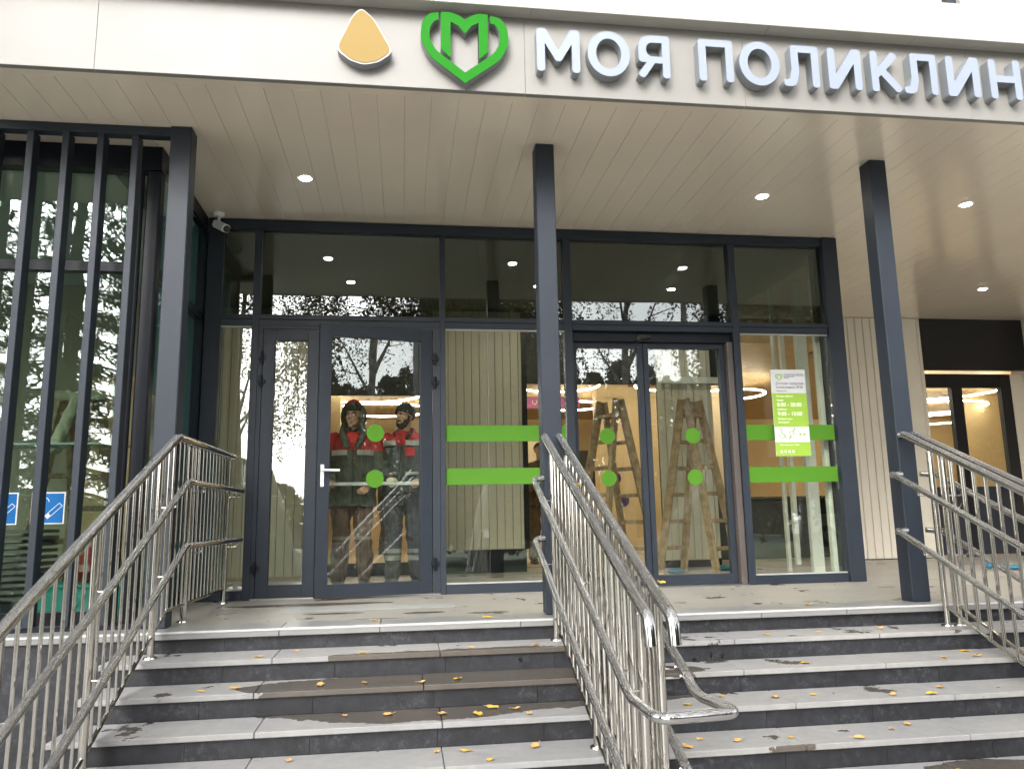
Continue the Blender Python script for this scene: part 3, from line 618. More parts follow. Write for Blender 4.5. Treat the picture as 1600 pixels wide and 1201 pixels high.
# ================================================================== RIGHT RECESS
rc = empty('recess_wall', (7, 5.0, 0), 'cream wall with vertical grooves right of the glass entrance', 'wall')
def rp(nm, m, mb):
    o = mb.build(nm, m, None); o.data.transform(T(-7, -5, 0)); o.parent = rc; return o
mb = MB(); xs = [5.88, 6.16, 6.33, 6.45, 6.57, 6.69, 6.81, 6.93, 7.42]
for a, b in zip(xs, xs[1:]): mb.box(a + .004, b - .004, 5.0, 5.03, .012, H - .004, bev=.004)
rp('grooved_cladding', SLAT, mb); rp('cladding_backing', DARKV, MB().box(5.88, 7.41, 5.032, 5.10, .012, H)); rp('shadow_gap', RUBBER, MB().box(5.88, 7.41, 5.01, 5.03, 0.0, .011))
rp('end_wall', SLAT, MB().box(9.12, 12.9, 4.6, 4.7, .0, H - .004).box(9.12, 9.2, 4.7, 5.3, .0, H - .004).box(7.42, 7.47, 5.0, 5.3, 0, H - .004))
rd = empty('far_entrance_doors', (8.3, 5.1, 0), 'black framed glazed double doors under a black panel at far right', 'doors')
def rdp(nm, m, mb):
    o = mb.build(nm, m, None); o.data.transform(T(-8.3, -5.1, 0)); o.parent = rd; return o
rdp('header_panel', BLACKP, MB().box(7.475, 9.115, 4.98, 5.05, 2.66, H - .005)); rdp('door_frame', BLACKP, MB().box(7.475, 7.53, 5.08, 5.16, 0, 2.62).box(7.93, 8.10, 5.08, 5.16, 0, 2.62).box(8.73, 8.90, 5.08, 5.16, 0, 2.62).box(7.53, 7.93, 5.085, 5.155, 2.42, 2.62).box(8.10, 8.73, 5.085, 5.155, 2.42, 2.62))
rdp('lower_panel', mat('navy_panel', (.018, .021, .03), .35), MB().box(7.53, 7.93, 5.09, 5.14, .03, .98).box(8.10, 8.73, 5.09, 5.14, .03, .98)); rdp('glass_pane', GLASS, MB().box(7.53, 7.93, 5.10, 5.115, .981, 2.42).box(8.10, 8.73, 5.10, 5.115, .981, 2.42))
rdp('door_reveal', SLAT, MB().box(8.905, 9.115, 5.08, 5.14, 0, 2.62))  # plain beige reveal beside the door frame, in the slat material

# ================================================================== LEFT BAY AND LOUVRE SCREEN
BX, BY = -1.785, .56
gb = empty('glazed_bay', (BX, BY, 0), 'dark framed glazed bay behind the louvre screen at left', 'glass bay')
def bp_(nm, m, mb, sm=False):
    o = mb.build(nm, m, None, sm); o.data.transform(T(-BX, -BY, 0)); o.parent = gb; return o
bp_('head_rail', ANTHD, MB().box(-8, BX, BY - .03, BY + .08, 3.24, H - .002)); bp_('head_rail', ANTHD, MB().box(BX - .08, BX, BY + .081, F, 3.30, H - .002))
bp_('corner_post', ANTHD, MB().box(BX - .10, BX, BY - .031, BY + .08, .0, 3.239, bev=.012), True)
bp_('corner_trim', ANTHD, MB().seg((BX - .14, BY - .02, .0), (BX - .14, BY - .02, 3.239), .024, n=20), True)
bp_('transom_bar', ANTHD, MB().box(-8, BX - .18, BY - .02, BY + .05, 2.46, 2.53)); bp_('sill_bar', ANTHD, MB().box(-8, BX - .18, BY - .02, BY + .06, .003, .09))
for x in (-3.55, -5.2): bp_('mullion', ANTHD, MB().box(x, x + .06, BY - .02, BY + .06, .091, 3.239))
bp_('glass_pane', GLASSB, MB().box(-8, BX - .18, BY + .02, BY + .04, .091, 2.459)); bp_('glass_pane', GLASSB, MB().box(-8, BX - .18, BY + .02, BY + .04, 2.531, 3.239))
bp_('side_glass', GLASSS, MB().box(BX - .03, BX - .01, BY + .081, F - .05, .09, 2.44).box(BX - .03, BX - .01, BY + .081, F - .05, 2.51, 3.30))
bp_('side_rail', ANTHD, MB().box(BX - .06, BX, BY + .081, F, 2.441, 2.509)); bp_('side_rail', ANTHD, MB().box(BX - .06, BX, BY + .081, F, 0, .089)); bp_('side_post', ANTHD, MB().box(BX - .08, BX, F - .049, F + .1, .0, 3.299))
bp_('side_backing', mat('teal_light_panel', (.16, .28, .27), .5), MB().box(BX - .075, BX - .065, BY + .1, F - .06, .09, 3.3))  # added teal panel, stands in for inside light seen through the side glass
bp_('room_wall', mat('bay_wall', (.30, .27, .19), .7), MB().box(-8, BX - .37, 3.6, 3.7, 0, 3.4)); bp_('room_ceiling', mat('bay_ceiling', (.30, .35, .30), .6), MB().box(-8, BX - .37, BY + .1, 3.6, 3.25, 3.4))
bp_('room_panel', OCHRED, MB().box(-3.3, BX - .37, 3.4, 3.58, 0, 2.2)); bp_('room_shelf', mat('shelf_glass', (.35, .45, .42), .1), MB().box(-4.4, BX - .4, 1.25, 1.6, 1.28, 1.295))
bp_('room_floor', mat('bay_floor', (.18, .17, .15), .4), MB().box(-8, BX - .01, BY + .07, 3.6, .001, .006))
ls = empty('louvre_screen', (-2.8, .28, 0), 'dark grey screen of tall vertical fins left of the column', 'louvre screen')
o = MB().box(-8, -1.638, .215, .30, 3.362, H - .003, bev=.003).build('top_beam', ANTH, None); o.data.transform(T(2.8, -.28, 0)); o.parent = ls
o = MB().box(-8, -1.64, .235, .325, .001, .03).build('bottom_track', ANTHD, None); o.data.transform(T(2.8, -.28, 0)); o.parent = ls
for k in range(0, 24):
    x = -1.90 - .2285 * k
    o = MB().box(x, x + .045, .22, .32, .031, 3.361, bev=.003).build('fin', ANTH, None); o.data.transform(T(2.8, -.28, 0)); o.parent = ls
def poster(x0, z0, lab):
    t = empty('smoking_poster', (x0, BY + .012, z0), lab, 'poster', 'blue posters on the bay glass')
    MB().box(0, .215, 0, .003, 0, .215).build('paper', WHITEP, t)
    MB().box(.008, .207, -.0015, 0, .008, .207).build('blue_field', mat('poster_blue', (.008, .13, .38), .5, spec=.2), t)
    mb = MB(); d = Vector((.72, 0, .69)); n_ = Vector((-.69, 0, .72)); a = Vector((.10, -.002, .045)); 
    for (p, q) in [(a + n_ * .014 + d * .03, a + n_ * .014 + d * .125), (a - n_ * .014 + d * .03, a - n_ * .014 + d * .125), (a + n_ * .014 + d * .125, a - n_ * .014 + d * .125)]: mb.seg(p, q, .0025, n=6)
    for k in range(5): mb.seg(a + n_ * (.012 - .006 * k), a + n_ * (.012 - .006 * k) + d * .03, .0032, n=6)
    for k in range(10):
        a0 = k * .35; mb.seg((.085 + .028 * math.cos(a0), -.002, .15 + .028 * math.sin(a0)), (.085 + .028 * math.cos(a0 + .35), -.002, .15 + .028 * math.sin(a0 + .35)), .0025, n=6)
    mb.build('cigarette_icon', WHITEP, t)
poster(-2.51, .672, 'blue square poster with white cigarette icon behind the fins'); poster(-2.81, .672, 'blue cigarette poster cut off by the left picture edge')
# bay clutter
t = ladder((-2.75, 1.9, .008), math.radians(70), 1.75, .35, .45, .3, 'old wooden ladder with a cloth knotted on top in the bay')
mb = MB(); c0 = Vector((-2.72, 1.75, 1.72)); mb.ball(c0, (.07, .05, .06)); mb.ball(c0 + Vector((.13, 0, .03)), (.12, .04, .05)); mb.ball(c0 + Vector((-.12, 0, .02)), (.11, .04, .045)); mb.chain([c0, c0 + Vector((-.08, 0, -.2)), c0 + Vector((-.15, -.02, -.42))], [.05, .05, .06])
tag(remeshed(mb, 'cloth_bow', mat('cloth_beige', (.42, .38, .26), .8), None, .012, 2, .012, 20), 'beige cloth tied in a bow around the ladder top in the bay', 'cloth')
t = empty('stacked_chairs', (-2.95, 1.5, .008), 'dark stack of slatted seats inside the bay under the posters', 'chair stack')
MB().box(-.2, .2, -.2, .2, 0, .08).build('seat', RUBBER, t)
mb = MB()
for k in range(11): mb.box(-.19, .19, -.18, .18, .10 + k * .05, .125 + k * .05)
mb.build('slatted_backs', mat('slats_grey', (.18, .17, .14), .5), t)
t = empty('teal_crate', (-2.35, 1.25, .008), 'teal plastic crate on the bay floor', 'crate')
mb = MB(); mb.box(-.28, .28, -.18, .18, 0, .03); mb.box(-.28, -.26, -.18, .18, .03, .2); mb.box(.26, .28, -.18, .18, .03, .2); mb.box(-.26, .26, -.18, -.16, .03, .2); mb.box(-.26, .26, .16, .18, .03, .2); mb.build('crate_body', mat('teal_plastic', (.06, .38, .32), .4), t)
MB().box(-.3, .3, -.2, .2, .201, .225, bev=.005).build('crate_rim', MATS['teal_plastic'], t)
mb = MB(); mb.ball((-2.42, 1.3, .33), (.14, .1, .11)); mb.ball((-2.36, 1.3, .45), (.06, .06, .06)); tag(remeshed(mb, 'red_bag', mat('red_cloth', (.35, .03, .02), .7), None, .012, 2, .015, 15), 'red cloth bag lying on the teal crate', 'bag')

# CCTV camera
t = empty('security_camera', (-1.665, 1.80, H - .004), 'white bullet security camera under the soffit corner', 'security camera')
MB().seg((0, 0, -.03), (0, 0, 0), .045, .05, 20).build('mount_plate', WHITEP, t, True)
MB().chain([(0, 0, -.03), (.005, -.01, -.08), (.01, -.02, -.10)], .014).build('arm', WHITEP, t, True)
d = Vector((.55, -.55, -.42)).normalized(); mb = MB(); a = Vector((-.035, .03, -.085)); m = Matrix.Translation(a + d * .11) @ d.to_track_quat('Z', 'Y').to_matrix().to_4x4()
bmesh.ops.create_cube(mb.bm, size=1, matrix=m @ Matrix.Diagonal((.075, .07, .2, 1))); bmesh.ops.bevel(mb.bm, geom=mb.bm.edges[:], offset=.012, segments=3, affect='EDGES'); mb.build('housing', WHITEP, t, True)
MB().seg(a + d * .208, a + d * .216, .031, n=20).build('lens_cover', RUBBER, t)

# ================================================================== RAILINGS
def pipe_pts(pts, rad=.06):
    """round the corners of a polyline"""
    out = [Vector(pts[0])]
    for i in range(1, len(pts) - 1):
        p = Vector(pts[i]); a = (Vector(pts[i - 1]) - p); b = (Vector(pts[i + 1]) - p); t = min(rad, a.length * .45, b.length * .45)
        p1 = p + a.normalized() * t; p2 = p + b.normalized() * t
        for k in range(6):
            s = k / 5; out.append(p1.lerp(p, s).lerp(p.lerp(p2, s), s))
    out.append(Vector(pts[-1])); return out
SL = .437
def railing(name, xb, xt, xs, lab, grp, ystart, yend, posts, side, flat=None, loop=False, wet=True, yc=.15, sext=.25, SL=SL):
    """xb baluster plane, xt top rail plane, xs side-rail plane. stairs fall towards -Y from ystart"""
    t = empty(name, (xb, 0, 0), lab, 'handrail', grp)
    def w(o): o.data.transform(T(-xb, 0, 0)); o.parent = t; return o
    def nos(y): return min(0, (y) * SL) if flat else y * SL
    ZT, ZM, ZL, ZB = 1.215 - .0, .925, .515, .10
    m = WSTEEL if wet else STEEL
    def zz(y, z): return z + (y - yc) * SL if y < yc else z
    def line(x, z, y0, y1): return [(x, y0, zz(y0, z))] + ([(x, yc, z)] if y0 > yc > y1 else []) + [(x, y1, zz(y1, z))]
    y0 = flat if flat else ystart
    # top rail, near end curls down
    pts = line(xt, ZT, y0, yend)
    e = pts[-1]
    if loop: pts += [(xt, e[1] - .12, e[2] - .04), (xt, e[1] - .135, e[2] - .15)]
    w(MB().tube(pipe_pts(pts, .07), .0265, 16).build('top_rail', m, None, True))
    for zr, nm in ((ZM, 'middle_rail'), (ZL, 'lower_rail')):
        pts = line(xs, zr, y0, yend + sext)
        if not flat: pts = [(xb + (xs - xb) * .25, y0 + .0, pts[0][2] + .0)] + [(xs, y0 - .035, pts[0][2] - .01)] + pts[1:]
        e = pts[-1]
        w(MB().tube(pipe_pts(pts, .06), .0205, 14).build(nm, m, None, True))
    # bottom rail
    w(MB().tube(line(xb, ZB + .02, (y0 - .05) if flat else posts[0], yend + .12), .012, 10).build('bottom_rail', STEEL, None, True))
    for y in posts:
        base = 0 if y > 0 else -RS * (math.ceil(-y / TR + 1e-6))
        w(MB().seg((xb, y, base + .004), (xb, y, zz(y, ZT) - .04), .0205, n=16).ball((xb, y, zz(y, ZT) - .04), .0205, 14).seg((xb, y, zz(y, ZT) - .04), (xt, y, zz(y, ZT) - .02), .008, n=8).seg((xb, y, base + .0005), (xb, y, base + .010), .040, .036, 20).build('post', STEEL, None, True))
        for zr in (ZM, ZL):
            w(MB().tube(pipe_pts([(xb, y, zz(y, zr) - .055), (xs, y, zz(y, zr) - .055), (xs, y, zz(y, zr) - .018)], .02), .005, 8).build('bracket', STEEL, None, True))
    n = 0; y = (y0 - .06) if flat else posts[0] - .09
    while y > yend + .13:
        if min(abs(y - p) for p in posts) > .04:
            w(MB().seg((xb, y, zz(y, ZB + .02)), (xb, y, zz(y, ZT) - .02), .0085, n=10).build('baluster', STEEL, None, True)); n += 1
        y -= .104
    return t
LG = 'steel handrails on the stairs'
railing('stair_railing', -1.475, -1.455, -1.375, 'polished steel railing at left running onto the landing', LG, 0, -3.0, [1.746, .535, -.144, -1.09, -1.98, -2.9], 1, flat=1.86, yc=.12, sext=0)
CP = [-.06, -1.09, -1.80, -1.93]
railing('stair_railing', .985, .985, .895, 'wet steel railing in the middle of the stairs, left one of its pair', LG, .185, -1.93, CP, -1, loop=True, yc=.185, sext=-.06)
railing('stair_railing', 1.085, 1.085, 1.175, 'wet steel railing in the middle of the stairs, right one of its pair', LG, .185, -1.93, CP[:3] + [-1.86], 1, loop=True, yc=.185, sext=0)
RP = [-.115, -1.09, -1.93]
railing('stair_railing', 3.70, 3.70, 3.58, 'polished steel railing before the right column, left one of its pair', LG, .185, -2.05, RP, -1, loop=True, SL=.425)
railing('stair_railing', 3.795, 3.795, 3.915, 'polished steel railing before the right column, right one of its pair', LG, .185, -2.05, RP, 1, loop=True, SL=.425)
# U bends joining the side rails of the middle pair
t = empty('handrail_loop', (1.035, -2.05, 0), 'bent steel tube joining the ends of the two middle railings', 'handrail')
for zr in (.925, .515):
    zL = zr + (-1.97 - .185) * SL; zR = zr + (-1.91 - .185) * SL; zb_ = zL - .045
    MB().tube(pipe_pts([Vector(q) - t.location for q in [(.895, -1.97, zL), (.895, -2.06, zL - .035), (.905, -2.36, zb_), (1.225, -2.33, zb_), (1.18, -2.02, zb_ + .0), (1.175, -1.91, zR)]], .07), .0208, 16).build('bent_tube', WSTEEL, t, True)

# ================================================================== FALLEN LEAVES
lf_me = []
for k in range(4):
    mb = MB(); rr = random.Random(k); n = 9; vs_ = []
    c = mb.bm.verts.new((0, 0, .004)); ring = []
    for i in range(n):
        a = 2 * PI * i / n; r = (.024 + .010 * math.cos(a)) * rr.uniform(.85, 1.15); ring.append(mb.bm.verts.new((r * math.cos(a) * 1.1, r * .75 * math.sin(a), .004 + .006 * abs(math.sin(a * 1.5 + k)))))
    for i in range(n): mb.bm.faces.new((c, ring[i], ring[(i + 1) % n]))
    g = bmesh.ops.extrude_face_region(mb.bm, geom=mb.bm.faces[:]); bmesh.ops.translate(mb.bm, verts=[v for v in g['geom'] if isinstance(v, bmesh.types.BMVert)], vec=(0, 0, -.0012))
    mb.seg((.030, 0, .006), (.055, .006, .010), .0009, n=5)
    o = mb.build('fallen_leaf', [LEAFY, LEAFO, LEAFY, LEAFO][k]); lf_me.append(o.data); bpy.data.objects.remove(o)
def leafobj(x, y, z, lab, grp, k=None, s=1, tilt=.12):
    o = bpy.data.objects.new('fallen_leaf', lf_me[random.randrange(4) if k is None else k]); COL.objects.link(o); o.location = (x, y, z)
    o.rotation_euler = (random.uniform(-tilt, tilt), random.uniform(-tilt, tilt), random.uniform(0, 6.3)); o.scale = (s, s, s)
    tag(o, lab, 'leaf', grp)
names = ['landing', 'top step', 'second step down', 'third step down', 'fourth step down', 'fifth step down']
SP = {1: [-.85, -.62, -.25, .42, .83, 1.42, 1.60, 2.35, 2.72, 3.2, 4.15], 2: [-1.1, -.9, -.45, -.2, .12, .33, 1.32, 1.40, 1.50, 2.42, 3.35, 3.55, 3.62, 4.3], 3: [-.3, -.08, .22, .4, .5, .62, .68, 1.2, 1.25, 1.55, 1.8, 2.1, 2.35, 2.75, 3.0, 3.15], 4: [-.55, .18, .3, .42, .66, 1.18, 1.42, 1.55, 1.7, 2.0, 2.35, 2.6, 2.75, 3.4], 5: [-.6, -.35, .05, .3, .6, 1.4, 1.9, 2.3, 2.6, 2.75], 0: [-.2, .55, 1.45, 2.9]}
ORD = ['nearest', 'second', 'third', 'fourth', 'fifth', 'sixth', 'seventh', 'eighth', 'ninth', 'tenth', 'eleventh', 'twelfth']
for k, xs in SP.items():
    for side in (0, 1):
        xx = sorted([x for x in xs if (x > 1.03) == bool(side)], key=lambda v: abs(v - 1.03))
        for i, x in enumerate(xx):
            lab = '%s fallen leaf %s of the middle railings on the %s' % (ORD[i], ('left', 'right')[side], names[k])
            leafobj(x + random.uniform(-.01, .01), -TR * k + random.uniform(.03, .24) if k else random.uniform(.05, .3), -RS * k + .003, lab, 'fallen leaves on the ' + names[k], s=random.uniform(.7, 1.2))
leafobj(1.09, -1.93, .372, 'bright yellow leaf stuck on the end of the middle handrail', None, 0, .8)
leafobj(3.70, -.36, .66, 'pale orange leaf caught on a baluster of the right railing', None, 3, .9, 1.2)
leafobj(.99, -.85, .832, 'yellow leaf stuck on the wet top of the middle handrail', None, 2, .7, .3)
# ================================================================== PEOPLE
def cloth_mat(name, bands, rough=.85, red_x=None):
    """bands: list of (z, colour) from low to high, constant steps by height in the garment's own space"""
    m = bpy.data.materials.new(name); m.use_nodes = True; n = m.node_tree; b = n.nodes['Principled BSDF']; b.inputs['Roughness'].default_value = rough; b.inputs['Specular IOR Level'].default_value = .2
    t = n.nodes.new("ShaderNodeTexCoord"); sp = n.nodes.new("ShaderNodeSeparateXYZ"); n.links.new(t.outputs['Object'], sp.inputs[0])
    mr = n.nodes.new("ShaderNodeMapRange"); mr.inputs[2].default_value = 2.0; n.links.new(sp.outputs[2], mr.inputs[0])
    cr = n.nodes.new("ShaderNodeValToRGB"); cr.color_ramp.interpolation = 'CONSTANT'; n.links.new(mr.outputs[0], cr.inputs[0])
    els = cr.color_ramp.elements
    while len(els) < len(bands): els.new(.5)
    for e, (z, c) in zip(els, bands): e.position = z / 2.0; e.color = (*c, 1)
    q = n.nodes.new("ShaderNodeTexNoise"); q.inputs['Scale'].default_value = 14; q.inputs['Detail'].default_value = 5; n.links.new(t.outputs['Object'], q.inputs['Vector'])
    m2 = n.nodes.new("ShaderNodeMapRange"); m2.inputs[1].default_value = .3; m2.inputs[2].default_value = .7; m2.inputs[3].default_value = .75; m2.inputs[4].default_value = 1.2; n.links.new(q.outputs['Fac'], m2.inputs[0])
    src = cr.outputs[0]
    if red_x is not None:
        lt = n.nodes.new("ShaderNodeMath"); lt.operation = 'LESS_THAN'; lt.inputs[1].default_value = red_x; n.links.new(sp.outputs[0], lt.inputs[0])
        xm = n.nodes.new("ShaderNodeMix"); xm.data_type = 'RGBA'; n.links.new(lt.outputs[0], xm.inputs[0]); n.links.new(src, xm.inputs[6]); xm.inputs[7].default_value = (*RED, 1); src = xm.outputs[2]
    mu = n.nodes.new("ShaderNodeMix"); mu.data_type = 'RGBA'; mu.blend_type = 'MULTIPLY'; mu.inputs[0].default_value = 1; n.links.new(src, mu.inputs[6]); n.links.new(m2.outputs[0], mu.inputs[7]); n.links.new(mu.outputs[2], b.inputs['Base Color'])
    return m
SKIN = mat('skin', (.42, .25, .17), .55, 0, 0, 1, .12, 14); HAIRD = mat('dark_hair', (.018, .013, .010), .8)
GLOVE = mat('work_glove', (.62, .58, .42), .9, 0, .2, 90, .1, 20); BOOT = mat('boot_leather', (.02, .019, .018), .5)
EYEW = mat('eye_white', (.7, .68, .64), .3)
def hand(mb, wrist, fd, pn, curl=55, thumb=1, s=1.0):
    wrist = Vector(wrist); fd = Vector(fd).normalized(); pn = Vector(pn); pn = (pn - fd * pn.dot(fd)).normalized(); lat = fd.cross(pn).normalized() * thumb
    pc = wrist + fd * .048 * s; rot = Matrix((lat, fd, pn)).transposed()
    mb.ball(pc, (.040 * s, .052 * s, .015 * s), 12, rot); mb.ball(wrist + fd * .07 * s, (.038 * s, .022 * s, .013 * s), 12, rot)
    L_ = [(.042, .026, .021), (.046, .030, .023), (.043, .028, .022), (.034, .021, .019)]
    for i in range(4):
        base = wrist + fd * (.088 - .004 * abs(i - 1.3)) * s + lat * (.030 - .020 * i) * s; pts = [base]; d = fd.copy(); rad = [.0095 * s]
        for j, ln in enumerate(L_[i]):
            a = math.radians(curl * (.9 + .12 * i) * (.75 if j == 0 else 1)); d = (d * math.cos(a) + pn * math.sin(a)); 
            lat2 = lat; pnn = (pn * math.cos(a) - (fd if j == 0 else pts_d) * math.sin(a)) if False else None
            pts.append(pts[-1] + d.normalized() * ln * s); rad.append((.0088, .0080, .0070)[j] * s)
            # rotate the palm normal with the finger
            pn_ = lat.cross(d).normalized(); pn_ = pn_ if pn_.dot(pn) > -2 else pn
            if j < 2: 
                k = Matrix.Rotation(0, 3, lat); d = d.normalized()
        mb.chain(pts, rad, 8)
    tb = wrist + fd * .025 * s + lat * .030 * s; t1 = tb + (lat * .75 + fd * .5 + pn * .45).normalized() * .040 * s; t2 = t1 + (fd * .75 + pn * .65 + lat * .1).normalized() * .030 * s
    mb.chain([tb, t1, t2], [.013 * s, .0105 * s, .009 * s], 8)
def fingers_curl(mb, wrist, fd, pn, curls=(70, 65, 45), thumb=1, s=1.0, spread=.02):
    """palm, four fingers that bend joint by joint about the knuckle axis, and a thumb from the palm's side"""
    wrist = Vector(wrist); fd = Vector(fd).normalized(); pn = Vector(pn); pn = (pn - fd * pn.dot(fd)).normalized(); ax = fd.cross(pn).normalized(); lat = ax * thumb
    rot = Matrix((ax, fd, pn)).transposed()
    mb.ball(wrist + fd * .045 * s, (.038 * s, .052 * s, .016 * s), 12, rot); mb.ball(wrist + fd * .075 * s, (.039 * s, .020 * s, .013 * s), 12, rot)
    LN = [(.042, .026, .021), (.047, .030, .023), (.044, .028, .022), (.034, .021, .019)]
    for i in range(4):
        p = wrist + fd * (.086 - .004 * abs(i - 1.3)) * s + lat * (.031 - spread * i) * s; pts = [p]; rad = [.0098 * s]; a = 0
        for j in range(3):
            a += math.radians(curls[j] * (.88 + .09 * i)); d = fd * math.cos(a) + pn * math.sin(a); pts.append(pts[-1] + d * LN[i][j] * s); rad.append((.0092, .0084, .0074)[j] * s)
        mb.chain(pts, rad, 8)
    tb = wrist + fd * .022 * s + lat * .026 * s; t1 = tb + (lat * .6 + fd * .5 + pn * .6).normalized() * .042 * s; t2 = t1 + (fd * .5 + pn * .85 - lat * .25).normalized() * .032 * s
    mb.chain([tb, t1, t2], [.0135 * s, .011 * s, .0092 * s], 8)
def person(lab, base, rz, head_rz, head_rx, arms, jacket_m, trous_m, style, grp=None, lean=0, sc=1.0, gloves=False, vox=.0055):
    t = empty('person', (base[0], base[1], .002), lab, 'person', grp, rz); t.scale = (sc, sc, sc)
    HC = Vector((0, -.025, 1.675)); HR = Matrix.Rotation(math.radians(head_rz), 3, 'Z') @ Matrix.Rotation(math.radians(head_rx), 3, 'X')
    def h(x, y, z): return HC + HR @ Vector((x, y, z))
    b = MB()
    b.loft([(0, 0, .86, .15, .11), (0, 0, .94, .165, .12), (0, 0, 1.08, .145, .105), (0, 0, 1.30, .172, .118), (0, 0, 1.42, .165, .095), (0, 0, 1.49, .075, .065)])
    b.chain([(0, 0, 1.44), (0, -.008, 1.54), tuple(h(0, .02, -.04))], [.062, .055, .055], 14)
    for x, y, z, r in ((0, .018, .028, (.076, .094, .086)), (0, -.018, -.018, (.064, .072, .090)), (0, -.034, -.074, (.046, .046, .036)), (0, -.070, -.098, (.020, .016, .016)),
                       (-.030, -.076, .024, (.026, .013, .008)), (.030, -.076, .024, (.026, .013, .008)), (-.036, -.052, -.022, (.026, .026, .022)), (.036, -.052, -.022, (.026, .026, .022)),
                       (0, -.088, -.056, (.023, .010, .0055)), (0, -.086, -.067, (.020, .010, .006)), (-.078, .014, -.004, (.009, .019, .032)), (.078, .014, -.004, (.009, .019, .032)), (-.011, -.099, -.030, (.008, .008, .007)), (.011, -.099, -.030, (.008, .008, .007))):
        b.ball(h(x, y, z), r, 14, HR)
    b.chain([h(0, -.082, .018), h(0, -.100, -.010), h(0, -.110, -.028)], [.008, .010, .012], 10)
    LEG = style.get('legs', [((-.09, 0, .92), (-.11, -.03, .50), (-.12, .02, .09)), ((.09, 0, .92), (.11, -.02, .50), (.12, .03, .09))])
    for hp_, kn, an in LEG:
        b.chain([hp_, kn, an], [.088, .058, .040], 14); b.chain([an, (an[0], an[1] - .02, .05), (an[0] * 1.08, an[1] - .15, .035)], [.040, .042, .032], 10)
    for i, A in enumerate(arms):
        b.chain([A['sh'], A['el'], A['wr']], [.052, .040, .029], 12)
        if not A.get('glove'): fingers_curl(b, A['wr'], A['fd'], A['pn'], A.get('curl', (70, 65, 45)), A['thumb'])
    remeshed(b, 'body', SKIN, t, vox, 1)
    # garments
    j = MB(); hem = style.get('hem', .80)
    j.loft([(0, 0, hem, .235, .165), (0, 0, hem + .12, .228, .16), (0, 0, 1.10, .212, .150), (0, -.005, 1.32, .222, .160), (0, 0, 1.44, .205, .130), (0, 0, 1.495, .15, .10), (0, 0, 1.535, .09, .085)], 28)
    for A in arms:
        w_ = Vector(A['wr']); e_ = Vector(A['el']); c_ = e_.lerp(w_, .93)
        j.chain([A['sh'], A['el'], tuple(c_)], [.080, .068, .052], 16)
    j.seg((0, -.165, hem + .03), (0, -.155, 1.40), .012)
    remeshed(j, 'jacket', jacket_m, t, .0085, 2, .022, 9)
    tr_ = MB(); tr_.loft([(0, 0, .80, .16, .115), (0, 0, .90, .18, .13), (0, 0, 1.04, .165, .122)], 24)
    for hp_, kn, an in LEG: tr_.chain([hp_, kn, (an[0], an[1], .12)], [.108, .083, .072], 16)
    remeshed(tr_, 'trousers', trous_m, t, .009, 2, .024, 9)
    for i, (hp_, kn, an) in enumerate(LEG):
        bo = MB(); bo.chain([(an[0], an[1] + .01, .16), (an[0], an[1] + .01, .06), (an[0] * 1.08, an[1] - .15, .048)], [.056, .055, .045], 14); bo.box(an[0] * 1.04 - .05, an[0] * 1.04 + .05, an[1] - .20, an[1] + .07, .0, .03, bev=.008)
        remeshed(bo, 'boot', BOOT, t, .009, 2)
    for A in arms:
        if A.get('glove'):
            g = MB(); fingers_curl(g, A['wr'], A['fd'], A['pn'], A.get('curl', (70, 65, 45)), A['thumb'], 1.08); g.chain([Vector(A['el']).lerp(Vector(A['wr']), .85), A['wr']], [.042, .036], 12)
            remeshed(g, 'glove', GLOVE, t, .005, 1)
    def arc(nm, z0, z1, a0, a1, m, off=0, rx=.225, ry=.163):
        q = MB(); N = 10; V = []
        for k in range(N + 1):
            a = math.radians(-90 + a0 + (a1 - a0) * k / N); V.append([q.bm.verts.new(((rx + o_) * math.cos(a), (ry + o_) * math.sin(a) - .004, z)) for z in (z0, z1) for o_ in (-.03 + off, .012 + off)])
        for A, B in zip(V, V[1:]):
            for i, j in ((0, 1), (1, 3), (3, 2), (2, 0)): q.bm.faces.new((A[i], A[j], B[j], B[i]))
        q.bm.faces.new((V[0][0], V[0][1], V[0][3], V[0][2])); q.bm.faces.new((V[-1][0], V[-1][2], V[-1][3], V[-1][1])); q.build(nm, m, t)
    if style.get('strip'):
        z_ = style['strip']; SM = mat('reflective_tape', (.27, .29, .24), .5, 0, 0, 1, .1, 30); PM = mat('pocket_flap', (.035, .038, .033), .8)
        for a0, a1 in ((-58, -12), (12, 58)):
            arc('reflective_stripe', z_, z_ + .048, a0, a1, SM, .002)
            if style.get('flaps'): arc('pocket_flap', z_ - .052, z_ - .006, a0, a1, PM, .004)
            else: arc('reflective_stripe', 1.085, 1.115, a0, a1, SM, -.004)
    if style.get('zip'): MB().tube([(0.004, -.172, style['hem'] + .04), (.004, -.168, 1.1), (.004, -.180, 1.30), (.004, -.150, 1.42)], .006, 6).build('zip', mat('pocket_flap', (.035, .038, .033), .8), t, True)
    for s in (-1, 1):
        MB().ball(h(s * .029, -.0815, .004), (.0115, .007, .0052), 10, HR).build('eye', EYEW, t, True)
        ir = MB().ball(h(s * .029 - .002, -.0885, .005), (.0055, .003, .0055), 10, HR).build('iris', HAIRD, t, True)
        MB().chain([h(s * .012, -.092, .022), h(s * .030, -.092, .028), h(s * .050, -.078, .022)], [.0035, .0042, .003], 6).build('eyebrow', HAIRD, t, True)
    MB().chain([h(-.021, -.094, -.061), h(0, -.0985, -.0615), h(.021, -.094, -.061)], [.0016, .0022, .0016], 6).build('mouth', mat('lip_line', (.16, .06, .05), .6), t, True)
